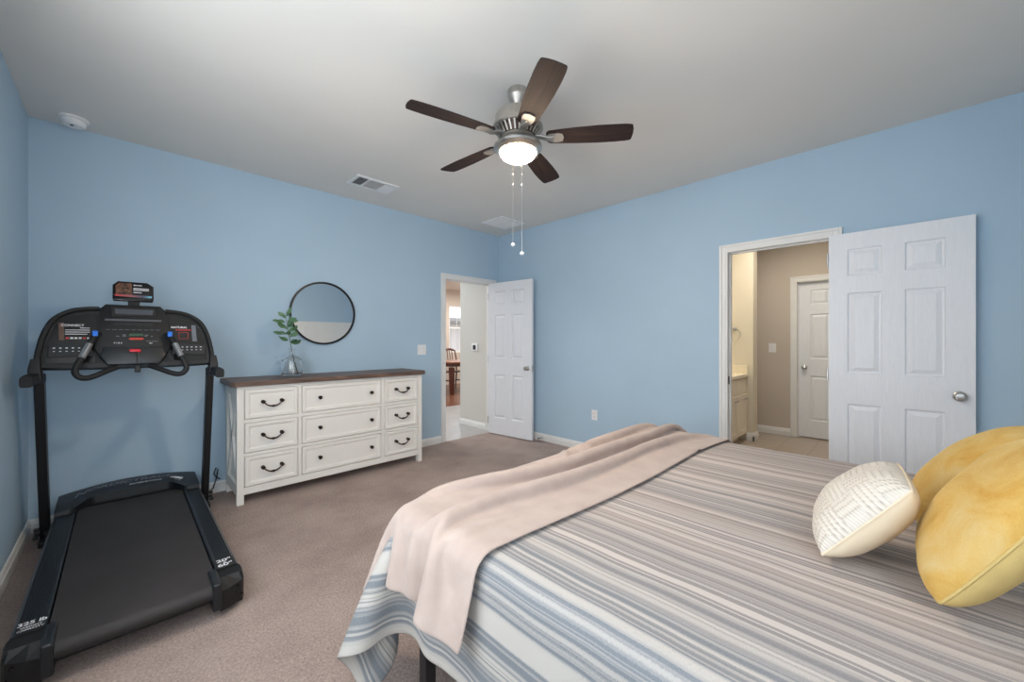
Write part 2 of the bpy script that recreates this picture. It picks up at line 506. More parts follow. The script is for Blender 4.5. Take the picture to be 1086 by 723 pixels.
def baseboard(name, p0, p1, nrm, label):
    """profile swept from p0 to p1, nrm points into the room"""
    prof = [(0,0),(.015,0),(.015,.058),(.011,.064),(.011,.074),(.005,.086),(0,.088)]
    p0 = Vector((*p0, 0)); d = Vector((*p1, 0)) - p0; n = Vector((*nrm, 0))
    m = MB(); m.prism(prof, lambda a, b, t: p0 + d*t + n*a + Vector((0,0,b)), 0, 1)
    return struct(m.build(name, M['trim']), label, 'baseboard')
baseboard('baseboard_far', (XC, 0), (AX0-.066, 0), (0,-1), 'white baseboard along the far blue wall behind the dresser')
baseboard('baseboard_right', (0, -.001), (0, BY1+.066), (-1,0), 'white baseboard along the right blue wall between the doors')
baseboard('baseboard_right.001', (0, BY0-.066), (0, YD+.05), (-1,0), 'white baseboard on right wall behind the open white door')
baseboard('baseboard_left', (XC, YD+.05), (XC, -.016), (1,0), 'white baseboard along the left wall beside the treadmill')

def casing(name, axis, a0, a1, zt, face, sgn, label, w=.066):
    """door casing: jamb boxes plus moulded casing. axis 'x': opening a0..a1 along x in the plane y=face; casing stands out to sgn"""
    m = MB()
    def bx(u0, u1, d0, d1, z0, z1, bev=0):
        d0, d1 = sorted((face+sgn*d0, face+sgn*d1))
        if axis == 'x': m.box(u0, u1, d0, d1, z0, z1, bev)
        else: m.box(d0, d1, u0, u1, z0, z1, bev)
    for (e0, e1, f0, f1) in ((0, .014, 0, w), (.014, .019, .012, w-.022), (.014, .023, w-.02, w)):
        bx(a0-f1, a0-f0, e0, e1, 0, zt+f1, .003 if e0 else 0)
        bx(a1+f0, a1+f1, e0, e1, 0, zt+f1, .003 if e0 else 0)
        bx(a0-f0, a1+f0, e0, e1, zt+f0, zt+f1, .003 if e0 else 0)
    # jamb lining through the wall and the stop strip
    bx(a0-.018, a0, -TH-.002, 0.004, 0, zt); bx(a1, a1+.018, -TH-.002, .004, 0, zt); bx(a0-.018, a1+.018, -TH-.002, .004, zt, zt+.018)
    bx(a0, a0+.01, -.075, -.042, 0, zt); bx(a1-.01, a1, -.075, -.042, 0, zt); bx(a0, a1, -.075, -.042, zt-.01, zt)
    return struct(m.build(name, M['trim']), label, 'door trim')
casing('trim_2', 'x', AX0, AX1, AZ, 0.0, -1, 'white casing around the hall doorway in the far corner')
casing('trim_3', 'y', BY0, BY1, BZ, 0.0, -1, 'white casing around the bathroom doorway')

def door_leaf(w, h, t=.035, xs=None, zs=None):
    m = MB(); bm = m.bm
    xs = xs or [0, .104*w/.71, .292*w/.71, .398*w/.71, .588*w/.71, w]
    zs = zs or [0, .215, .80, 1.015, 1.60, 1.72, 1.915, h]
    for sg in (-1, 1):
        y = sg*t/2
        for i in range(len(xs)-1):
            for j in range(len(zs)-1):
                x0, x1, z0, z1 = xs[i], xs[i+1], zs[j], zs[j+1]
                if i in (1, 3) and j in (1, 3, 5):
                    rings = []
                    for (o, dp) in ((0, 0), (.003, .0), (.009, .010), (.018, .011), (.040, .0035), (.043, .002)):
                        yy = y - sg*dp
                        rings.append([bm.verts.new(p) for p in ((x0+o, yy, z0+o), (x1-o, yy, z0+o), (x1-o, yy, z1-o), (x0+o, yy, z1-o))])
                    for a, b in zip(rings, rings[1:]):
                        for k in range(4): bm.faces.new((a[k], a[(k+1)%4], b[(k+1)%4], b[k]))
                    bm.faces.new(rings[-1])
                else:
                    bm.faces.new([bm.verts.new(p) for p in ((x0,y,z0),(x1,y,z0),(x1,y,z1),(x0,y,z1))])
    a, b = -t/2, t/2
    for q in (((0,a,0),(0,b,0),(0,b,h),(0,a,h)), ((w,a,0),(w,b,0),(w,b,h),(w,a,h)), ((0,a,0),(w,a,0),(w,b,0),(0,b,0)), ((0,a,h),(w,a,h),(w,b,h),(0,b,h))):
        bm.faces.new([bm.verts.new(p) for p in q])
    bmesh.ops.remove_doubles(bm, verts=bm.verts, dist=1e-5)
    return m

def knob_mb(x, z, t, sides=(-1, 1)):
    m = MB()
    for sg in sides:
        y0 = sg*t/2
        prof = [(.0, 0), (.031, 0), (.031, .004), (.024, .008), (.011, .012), (.011, .028), (.02, .034), (.027, .044), (.027, .054), (.02, .062), (.0, .064)]
        m.lathe([(max(r, 1e-4), y0 + sg*hh) for r, hh in prof], (x, 0, z), 24, 'y')
    return m

def door(name, hinge, ang, w, h, label, knob_sides=(-1, 1), z0=.012):
    r = empty(name, (hinge[0], hinge[1], z0), ang)
    struct(r, label, 'door')
    door_leaf(w, h).build('door_leaf', M['door'], r, local=True)
    knob_mb(w-.066, .905, .035, knob_sides).build('door_knob', M['nickel'], r, True, local=True)
    MB().box(w-.001, w+.0015, -.012, .012, .86, .94).build('latch_plate', M['nickel'], r, local=True)
    for hz in (.18, 1.0, 1.85):
        MB().cyl((-.006, -.02, hz-.045), (-.006, -.02, hz+.045), .006, 10).build('hinge', M['nickel'], r, True, local=True)
    return r
door('door_1', (-.211, -.035), math.atan2(-.728, .081), .732, 2.03, 'white six-panel door swung open from the hall doorway in the far corner')
door('door_2', (-.045, -3.664), R(-90.6), .708, 2.03, 'large white six-panel door folded back against the right wall beside the bed', (1, -1) if False else (-1,))

# windows behind the camera in the left wall and the back wall (their daylight comes from the lamps at the top)
def window(name, axis, a0, a1, z0, z1, face, sgn, label):
    r = empty(name, ((a0+a1)/2, face, z0) if axis == 'x' else (face, (a0+a1)/2, z0)); struct(r, label, 'window')
    def bx(m, u0, u1, d0, d1, q0, q1):
        d0, d1 = sorted((face+sgn*d0, face+sgn*d1))
        if axis == 'x': m.box(u0, u1, d0, d1, q0, q1)
        else: m.box(d0, d1, u0, u1, q0, q1)
    m = MB(); f = .05
    bx(m, a0, a0+f, 0, .03, z0, z1); bx(m, a1-f, a1, 0, .03, z0, z1); bx(m, a0+f, a1-f, 0, .03, z1-f, z1); bx(m, a0+f, a1-f, 0, .03, z0, z0+f)
    bx(m, a0+f, a1-f, 0, .03, (z0+z1)/2-.02, (z0+z1)/2+.02)
    m.build('window_frame', M['trim'], r)
    m = MB(); bx(m, a0+f, a1-f, .002, .008, z0+f, z1-f); m.build('pane', M['sky_pane'], r)
    return r
window('window_1', 'y', -3.75, -1.75, .72, 2.28, XC, 1, 'white framed window in the left wall behind the camera')
window('window_2', 'x', -4.05, -3.2, .84, 2.26, YD+.022, 1, 'white framed window in the wall behind the camera')

# ---------------------------------------------------------------- hall and dining room beyond the far doorway
struct(MB().box(-3.2, 6.2, TH, 2.15, -.08, -.002).build('floor.001', M['hall_tile']), 'pale grey tiled hall floor beyond the far doorway', 'floor')
struct(MB().box(-3.2, 6.2, 2.15, 5.4, -.08, -.002).build('floor.002', M['hall_wood']), 'brown wood floor under the dining table', 'floor')
MB_thr = MB().box(AX0, AX1, 0, TH, -.08, -.001).build('floor.003', M['hall_tile']); struct(MB_thr, 'hall tile in the threshold of the far doorway', 'floor')
struct(MB().box(-3.2, 6.2, TH, 5.4, ZC, ZC+.08).build('ceiling.001', M['ceiling']), 'white ceiling of the hall and dining room', 'ceiling')
struct(MB().box(-.118, 0.0, TH+.002, .738, 0, ZC).build('wall_hall', M['hall_wall']), 'cream hall wall stub just beyond the far doorway', 'wall')
struct(MB().box(0.0, 6.2, .62, .738, 0, ZC).build('wall_hall_side', M['hall_wall']), 'cream wall on the right of the hall', 'wall')
DY = 5.27; WX0, WX1, WZ0, WZ1 = 2.94, 3.85, .92, 2.29
m = MB(); m.box(-3.2, WX0, DY, DY+.12, 0, ZC); m.box(WX1, 6.2, DY, DY+.12, 0, ZC); m.box(WX0, WX1, DY, DY+.12, 0, WZ0); m.box(WX0, WX1, DY, DY+.12, WZ1, ZC)
struct(m.build('wall_dining', M['taupe_wall']), 'beige dining room wall with a window, far beyond the doorway', 'wall')
struct(MB().box(-3.3, -3.2, TH, 5.4, 0, ZC).build('wall_hall_left', M['taupe_wall']), 'beige wall at the left of the hall', 'wall')
struct(MB().box(6.2, 6.3, TH, 5.4, 0, ZC).build('wall_dining_side', M['taupe_wall']), 'beige wall at the right of the dining room', 'wall')
def hall_base():
    prof = [(0,0),(.015,0),(.015,.058),(.011,.064),(.011,.074),(.005,.086),(0,.088)]
    m = MB(); m.prism(prof, lambda a, b, t: Vector((-.118-a, TH+.02 + (.738-TH-.02)*t, b)), 0, 1)
    m.prism(prof, lambda a, b, t: Vector((-.133 + .3*t, .738+a, b)), 0, 1)
    struct(m.build('baseboard_hall', M['trim']), 'white baseboard of the cream hall wall beyond the doorway', 'baseboard')
hall_base()
r = empty('window_3', ((WX0+WX1)/2, DY, WZ0)); struct(r, 'white sash window of the dining room with a view of grey brick', 'window')
m = MB(); f = .045
for (x0, x1, z0, z1) in ((WX0, WX0+f, WZ0, WZ1), (WX1-f, WX1, WZ0, WZ1), (WX0+f, WX1-f, WZ0, WZ0+f), (WX0+f, WX1-f, WZ1-f, WZ1), (WX0+f, WX1-f, 1.62, 1.665)): m.box(x0, x1, DY+.03, DY+.09, z0, z1)
m.box(WX0+.30, WX0+.312, DY+.05, DY+.065, 1.665, WZ1-f)
m.build('window_frame', M['trim'], r)
m = MB(); m.box(WX0+f, WX1-f, DY+.058, DY+.062, WZ0+f, WZ1-f)
pane_m = NT('thin window glass'); pane_m.base((1,1,1,1)); pane_m.set(Roughness=0.0, Transmission_Weight=1.0, IOR=1.02)
m.build('pane', pane_m.m, r)
# the neighbour's house seen through the dining window
r = empty('house', (6.0, 9.6, -.3)); tag(r, 'grey brick neighbouring house seen through the dining room window', 'house')
MB().box(2.5, 10, 9.2, 13, -.3, 1.95).build('brick_wall', M['brick'], r)
MB().prism([(8.8, 1.95), (8.8, 2.06), (11.1, 2.36), (13.4, 2.06), (13.4, 1.95)], lambda a, b, d: Vector((d, a, b)), 2.2, 10.3).build('roof', plain('grey shingles', srgb(120, 112, 108), 0.9, var=0.2, vscale=14), r)

# dining table and chairs
def dining_table(cx, cy, lx, ly):
    r = empty('dining_table', (cx, cy, 0)); tag(r, 'red brown wooden dining table with an amber top, beyond the far doorway', 'table')
    MB().box(cx-lx/2, cx+lx/2, cy-ly/2, cy+ly/2, .735, .765, .008).build('tabletop', M['dining_top'], r)
    MB().box(cx-lx/2+.07, cx+lx/2-.07, cy-ly/2+.07, cy+ly/2-.07, .65, .734).build('apron', M['dining_wood'], r)
    for sx in (-1, 1):
        for sy in (-1, 1):
            px, py = cx+sx*(lx/2-.09), cy+sy*(ly/2-.09)
            MB().tube([(px, py, 0), (px, py, .1), (px, py, .64)], [.038, .045, .062], 8, sq=(1, 1)).build('leg', M['dining_wood'], r, True)
    return r
dining_table(2.36, 3.86, 1.5, 1.0)
def dining_chair(loc, rz):
    r = empty('dining_chair', (0, 0, 0))
    MB().box(-.21, .21, -.21, .21, .43, .465, .012).build('seat', M['dining_wood'], r, local=True)
    for sx in (-1, 1):
        MB().tube([(sx*.185, .185, 0), (sx*.185, .185, .43)], [.017, .022], 8).build('leg', M['dining_wood'], r, True, local=True)
        MB().tube([(sx*.19, -.24, 0), (sx*.19, -.195, .45), (sx*.19, -.21, .75), (sx*.18, -.27, 1.0)], [.017, .022, .02, .016], 8).build('leg', M['dining_wood'], r, True, local=True)
    m = MB()
    m.tube([(-.185, -.27, .985), (-.1, -.283, 1.02), (0, -.288, 1.035), (.1, -.283, 1.02), (.185, -.27, .985)], [.022, .026, .03, .026, .022], 10)
    m.tube([(-.18, -.212, .62), (.18, -.212, .62)], .014, 8)
    for sx in (-.075, 0, .075): m.tube([(sx, -.212, .62), (sx, -.25, .9), (sx, -.285, 1.02)], .012, 8)
    m.build('backrest', M['dining_wood'], r, True, local=True)
    m = MB(); m.tube([(-.185, .185, .2), (-.19, -.22, .2)], .01, 8); m.tube([(.185, .185, .2), (.19, -.22, .2)], .01, 8); m.tube([(-.187, 0, .2), (.187, 0, .2)], .01, 8)
    m.build('stretcher', M['dining_wood'], r, True, local=True)
    r.location = loc; r.rotation_euler = (0, 0, rz); return r
ch = dining_chair((2.585, 4.50, 0), R(180))
tag(ch, 'wooden dining chair standing farther right behind the table, in front of the window', 'chair', 'chairs at the dining table')
c = copy_tree(ch); c.location = (2.13, 4.50, 0); c.rotation_euler = (0, 0, R(177)); c['label'] = 'wooden dining chair behind the table, half hidden by the doorway casing'

# thermostat on the hall wall
r = empty('thermostat', (-.118, .38, 1.165)); tag(r, 'white wall thermostat with a dark screen on the cream hall wall', 'thermostat')
MB().box(-.136, -.118, .315, .445, 1.115, 1.225, .006).build('body', M['white_plastic'], r)
MB().box(-.139, -.135, .35, .41, 1.135, 1.20).build('screen', M['charcoal'], r)

# ---------------------------------------------------------------- bathroom beyond the right doorway
BX = 2.492
struct(MB().box(0, 3.2, -4.9, -1.9, -.08, -.002).build('floor.004', M['bath_tile']), 'taupe tiled bathroom floor', 'floor')
struct(MB().box(TH, 3.2, -4.9, -1.9, ZC, ZC+.08).build('ceiling.002', M['ceiling']), 'bathroom ceiling', 'ceiling')
DB0, DB1 = -3.80, -3.060
m = MB(); m.box(BX, BX+TH, DB1+.02, -1.9, 0, ZC); m.box(BX, BX+TH, -4.9, DB0-.02, 0, ZC); m.box(BX, BX+TH, DB0-.02, DB1+.02, 2.05, ZC)
struct(m.build('wall_bath', M['taupe_wall']), 'taupe bathroom wall with a closed white door', 'wall')
struct(MB().box(1.85, 2.04, -2.71, -1.9, 0, ZC).build('wall_bath_partition', M['cream_wall']), 'cream partition wall at the end of the vanity', 'wall')
struct(MB().box(TH, BX, -2.02, -1.9, 0, ZC).build('wall_bath_side', M['cream_wall']), 'cream wall behind the vanity', 'wall')
struct(MB().box(TH, 3.2, -4.9, -4.8, 0, ZC).build('wall_bath_near', M['taupe_wall']), 'taupe wall on the right of the bathroom', 'wall')
struct(MB().box(3.1, 3.2, -4.8, -1.9, 0, ZC).build('wall_closet', M['taupe_wall']), 'taupe wall behind the bathroom closet door', 'wall')
prof = [(0,0),(.015,0),(.015,.06),(.010,.07),(.010,.08),(.005,.095),(0,.098)]
m = MB()
m.prism(prof, lambda a, b, t: Vector((BX-a, -1.95 + (DB1+.066+1.95)*t, b)), 0, 1)
m.prism(prof, lambda a, b, t: Vector((1.835+.22*t, -2.71-a, b)), 0, 1)
m.prism(prof, lambda a, b, t: Vector((1.85-a, -2.725+.09*t, b)), 0, 1)
struct(m.build('baseboard_bath', M['trim']), 'white baseboard in the bathroom', 'baseboard')
casing('trim_4', 'y', DB0, DB1, 2.03, BX, -1, 'white casing around the closed bathroom door', .07)
door('door_3', (BX+.078, DB0), R(90), DB1-DB0-.004, 2.005, 'closed white six-panel door in the bathroom wall', (1,))

# vanity
r = empty('vanity_cabinet', (1.2, -2.36, 0)); tag(r, 'cream bathroom vanity cabinet with panelled doors beyond the right doorway', 'cabinet')
VX0, VX1, VF, VB = .62, 1.838, -2.63, -2.03
MB().box(VX0, VX1, VF, VB, .09, .81).box(VX0+.03, VX1, VF+.07, VB, 0, .09).build('body', M['vanity_paint'], r)
def shaker(x0, x1, z0, z1, nm):
    m = MB(); f = .055; y = VF
    m.box(x0, x1, y-.012, y-.002, z0, z1)
    if z1-z0 > .2:
        for q in ((x0, x0+f, z0, z1), (x1-f, x1, z0, z1), (x0+f, x1-f, z0, z0+f), (x0+f, x1-f, z1-f, z1)): m.box(q[0], q[1], y-.02, y-.012, q[2], q[3], .002)
    return m.build(nm, M['vanity_paint'], r)
for x0, x1 in ((.64, 1.03), (1.04, 1.43), (1.44, 1.825)):
    shaker(x0, x1, .62, .79, 'drawer')
    d = shaker(x0, x1, .11, .60, 'door')
    xm = x0+.32
    MB().tube([(xm-.045, -2.65, .545), (xm-.045, -2.675, .545), (xm+.045, -2.675, .545), (xm+.045, -2.65, .545)], .006, 8).build('handle', M['nickel_dark'], d, True)
r = empty('countertop', (1.2, -2.36, .81)); tag(r, 'pale cultured marble vanity top with a splash at its end', 'countertop')
MB().box(VX0-.01, 1.848, -2.66, -2.022, .811, .85, .006).build('slab', M['porcelain'], r)
MB().box(1.828, 1.848, -2.65, -2.022, .85, .95, .004).build('side_splash', M['porcelain'], r)
MB().box(VX0, 1.827, -2.042, -2.022, .85, .95, .004).build('back_splash', M['porcelain'], r)
# towel ring
r = empty('towel_ring', (1.85, -2.50, 1.42)); tag(r, 'bright metal towel ring on the cream wall above the vanity', 'towel ring')
MB().lathe([(.001, 1.849), (.026, 1.849), (.026, 1.84), (.012, 1.835), (.012, 1.80), (.001, 1.798)], (0, -2.50, 1.42), 20, 'x').build('mount', M['nickel'], r, True)
MB().tube([(1.81, -2.50+.075*math.sin(a), 1.345+.075*math.cos(a)) for a in [2*math.pi*i/32 for i in range(33)]], .005, 8, cap=False).build('ring', M['nickel'], r, True)

def wall_plate(name, c, ax, n, w, h, gangs, label, cat, kind):
    """switch or outlet plate: c centre on wall, ax horizontal dir, n normal"""
    r = empty(name, c); tag(r, label, cat)
    c, ax, n = Vector(c), Vector(ax), Vector(n); up = Vector((0, 0, 1))
    MB().obox(c + n*.003, ax*w/2, n*.003, up*h/2, .002).build('cover_plate', M['white_plastic'], r)
    for g in range(gangs):
        o = c + ax*((g-(gangs-1)/2)*.046)
        if kind == 'rocker':
            MB().obox(o + n*.007, ax*.0165, n*.003, up*.033, .002).build('rocker', M['white_plastic'], r)
        else:
            for s in (-1, 1):
                f = MB().obox(o + n*.0065 + up*s*.02, ax*.0165, n*.0015, up*.0145, .001).build('socket', M['white_plastic'], r)
                m = MB()
                for q in (-1, 1): m.obox(o + n*.0083 + up*(s*.02+.002) + ax*q*.006, ax*.0012, n*.0004, up*.0045)
                m.obox(o + n*.0083 + up*(s*.02-.008), ax*.002, n*.0004, up*.002)
                m.build('slots', M['grey_plastic_shade'], f)
    return r
wall_plate('light_switch', (-1.255, 0, 1.157), (1,0,0), (0,-1,0), .115, .118, 2, 'white double light switch on the blue wall beside the hall doorway', 'light switch', 'rocker')
wall_plate('light_switch', (BX, -2.786, 1.168), (0,-1,0), (-1,0,0), .085, .122, 1, 'pale single light switch on the taupe bathroom wall', 'light switch', 'rocker')
wall_plate('power_outlet', (0, -1.588, .426), (0,-1,0), (-1,0,0), .074, .116, 1, 'white power outlet low on the right blue wall', 'outlet', 'outlet')
# strike plate and door stop
tag(MB().box(.006, .045, BY1-.0015, BY1, .88, .95).build('strike_plate', M['bronze']), 'dark metal strike plate on the bathroom door jamb', 'strike plate')
r = empty('door_stop', (-.015, -.83, .045)); tag(r, 'small spring door stop on the baseboard behind the hall door', 'door stop')
MB().tube([(-.015-.0011*i, -.83+.007*math.cos(i*.9), .045+.007*math.sin(i*.9)) for i in range(64)], .0018, 6).build('spring', M['nickel'], r, True)
MB().cyl((-.085, -.83, .045), (-.105, -.83, .045), .009, 12).build('tip', M['grey_plastic_shade'], r, True)

# ---------------------------------------------------------------- things on the ceiling
def vent(cx, cy, lx, ly, label, style):
    r = empty('ceiling_vent', (cx, cy, ZC)); tag(r, label, 'vent')
    z = ZC; f = .03
    m = MB()
    for q in ((cx-lx/2, cx+lx/2, cy-ly/2, cy-ly/2+f), (cx-lx/2, cx+lx/2, cy+ly/2-f, cy+ly/2), (cx-lx/2, cx-lx/2+f, cy-ly/2+f, cy+ly/2-f), (cx+lx/2-f, cx+lx/2, cy-ly/2+f, cy+ly/2-f)): m.box(q[0], q[1], q[2], q[3], z-.012, z, .003)
    m.build('frame', M['white_plastic'], r)
    MB().box(cx-lx/2+f, cx+lx/2-f, cy-ly/2+f, cy+ly/2-f, z-.003, z-.0005).build('duct_shade', M['grey_plastic_shade'], r)  # flat dark plate: shade behind the louvres put into its colour
    x0, x1, y0, y1 = cx-lx/2+f, cx+lx/2-f, cy-ly/2+f, cy+ly/2-f
    def slats_x(xa, xb, tilt, n):      # slats running along y, spread along x
        m = MB()
        for i in range(n):
            x = xa + (xb-xa)*(i+.5)/n
            m.obox((x, (y0+y1)/2, z-.007), (.0075, 0, .0075*tilt), (0, (y1-y0)/2, 0), (-.0005*tilt, 0, .0005))
        return m
    def slats_y(xa, xb, tilt, n):
        m = MB()
        for i in range(n):
            y = y0 + (y1-y0)*(i+.5)/n
            m.obox(((xa+xb)/2, y, z-.007), ((xb-xa)/2, 0, 0), (0, .0075, .0075*tilt), (0, -.0005*tilt, .0005))
        return m
    if style == 'three':
        a, b = x0+(x1-x0)*.27, x0+(x1-x0)*.72
        slats_x(x0, a, 1, 6).build('louvres', M['white_plastic'], r)
        slats_y(a+.008, b-.004, 1.0, 12).build('louvres', M['white_plastic'], r)
        slats_x(b+.004, x1, -1.2, 8).build('louvres', M['white_plastic'], r)
        [MB().box(q0, q1, y0, y1, z-.013, z-.002).build('divider', M['white_plastic'], r) for q0, q1 in ((a-.002, a+.008), (b-.004, b+.004))]
    else:
        xm = (x0+x1)/2
        slats_y(x0, xm-.005, -1, 16).build('louvres', M['white_plastic'], r)
        slats_y(xm+.005, x1, -1, 16).build('louvres', M['white_plastic'], r)
        MB().box(xm-.005, xm+.005, y0, y1, z-.013, z-.002).build('divider', M['white_plastic'], r)
vent(-2.105, -.525, .405, .25, 'rectangular ceiling vent with dark louvres above the dresser', 'three')
vent(-.40, -.515, .41, .36, 'square white ceiling vent near the far corner above the hall door', 'four')
r = empty('smoke_detector', (-4.012, -.165, ZC)); tag(r, 'round white smoke detector on the ceiling above the treadmill', 'smoke detector')
MB().lathe([(.001, ZC), (.072, ZC), (.072, ZC-.012), (.062, ZC-.016), (.001, ZC-.016)], (-4.012, -.165, 0), 40).build('base', M['white_plastic'], r, True)
MB().lathe([(.001, ZC-.016), (.056, ZC-.016), (.056, ZC-.022), (.058, ZC-.026), (.054, ZC-.042), (.045, ZC-.05), (.001, ZC-.052)], (-4.012, -.165, 0), 40).build('cover', M['white_plastic'], r, True)
MB().cyl((-4.02, -.185, ZC-.051), (-4.02, -.185, ZC-.055), .009, 14).build('test_button', M['grey_plastic_shade'], r, True)

# ceiling fan
FX, FY = -2.125, -2.450
def ceiling_fan():
    r = empty('ceiling_fan', (FX, FY, ZC)); tag(r, 'five blade ceiling fan with pewter motor and lit glass bowl', 'ceiling fan')
    c = (FX, FY, 0)
    MB().lathe([(.001, 2.74), (.060, 2.74), (.062, 2.735), (.060, 2.705), (.055, 2.700), (.052, 2.688), (.040, 2.672), (.034, 2.652), (.030, 2.648), (.001, 2.647)], c).build('canopy', M['nickel_dark'], r, True)
    MB().cyl((FX, FY, 2.66), (FX, FY, 2.60), .013, 18).build('downrod', M['bronze'], r, True)
    MB().lathe([(.001, 2.625), (.03, 2.625), (.04, 2.615), (.095, 2.608), (.125, 2.598), (.136, 2.582), (.139, 2.535), (.148, 2.528), (.150, 2.514), (.142, 2.508), (.001, 2.508)], c, 56).build('motor_housing', M['nickel_dark'], r, True)
    m = MB()
    m.lathe([(.001, 2.507), (.128, 2.507), (.104, 2.462), (.001, 2.462)], c, 56)
    low = m.build('vented_collar', M['bronze'], r, True)
    m = MB()
    for i in range(30):
        a = 2*math.pi*i/30; ca, sa = math.cos(a), math.sin(a)
        m.obox((FX+.122*ca, FY+.122*sa, 2.486), (.017*ca, .017*sa, .021), (-.0045*sa, .0045*ca, 0), (.003*ca, .003*sa, -.003))
    m.build('fins', M['nickel_dark'], low, True)
    MB().lathe([(.001, 2.463), (.10, 2.463), (.102, 2.452), (.085, 2.444), (.06, 2.44), (.06, 2.425), (.001, 2.425)], c, 48).build('light_fitter', M['nickel_dark'], r, True)
    MB().lathe([(.062, 2.440), (.10, 2.434), (.134, 2.422), (.143, 2.408), (.141, 2.396), (.124, 2.380), (.110, 2.376), (.106, 2.388), (.112, 2.404), (.09, 2.424), (.062, 2.432)], c, 56, close=True).build('bowl_rim', M['nickel'], r, True)
    MB().lathe([(.001, 2.321)] + [(.107*math.sin(R(a)), 2.379-.058*math.cos(R(a))) for a in range(6, 91, 7)] + [(.10, 2.396), (.001, 2.396)], c, 48).build('glass_bowl', M['bowl'], r, True)
    zb = 2.452
    for k, deg in enumerate((166.5, 93.5, 21.5, -51.5, -122.0)):
        a = R(deg)
        X = Vector((1, 0, 0)); Y = Vector((0, 1, 0)); Zv = Vector((0, 0, 1))
        pit = R(-11)
        Yp = Y*math.cos(pit) + Zv*math.sin(pit); Zp = X.cross(Yp)
        def P(u, v, d): return X*u + Yp*v + Zp*d
        half = ((.165, .034), (.18, .050), (.24, .056), (.34, .0635), (.46, .069), (.56, .069), (.62, .066), (.645, .062), (.653, .056))
        poly = [(u, -hw) for u, hw in half] + [(.660, -.03), (.663, .0), (.662, .03)] + [(u+.006, hw) for u, hw in half[::-1]]
        m = MB(); m.prism(poly, P, .004, .010)
        b = m.build('blade', M['blade'], r, local=True)
        b.location = (0, 0, zb-ZC); b.rotation_euler = (0, 0, a)
        m = MB()
        m.prism([(.172, -.018), (.185, -.030), (.235, -.036), (.262, -.030), (.270, 0), (.262, .030), (.235, .036), (.185, .030), (.172, .018)], P, -.003, .004, .002)
        m.tube([X*.10 + Zv*.016, X*.14 + Zv*.010, X*.175 - Zv*.002, P(.21, 0, .001)], [.016, .017, .016, .012], 8, sq=(1.3, .5))
        m.build('blade_iron', M['iron'], b, True, local=True)
    for dx, dy, zt in ((-.030, -.012, 1.825), (.022, -.03, 1.775)):
        v = Vector((FX, FY, 0)) + Vector((.709, -.705, 0))*(dx) - Vector((.705, .709, 0))*.06
        m = MB(); m.cyl((v.x, v.y, 2.40), (v.x, v.y, zt), .0016, 6)
        for q in (2.22, 2.16): m.ball((v.x, v.y, q), .004, 1, 1, 1.3, 8, 6)
        p = m.build('pull_chain', M['nickel'], r, True)
        MB().ball((v.x, v.y, zt-.008), .0125, 1, 1, .8).build('pull_knob', M['white_plastic'], p, True)
ceiling_fan()

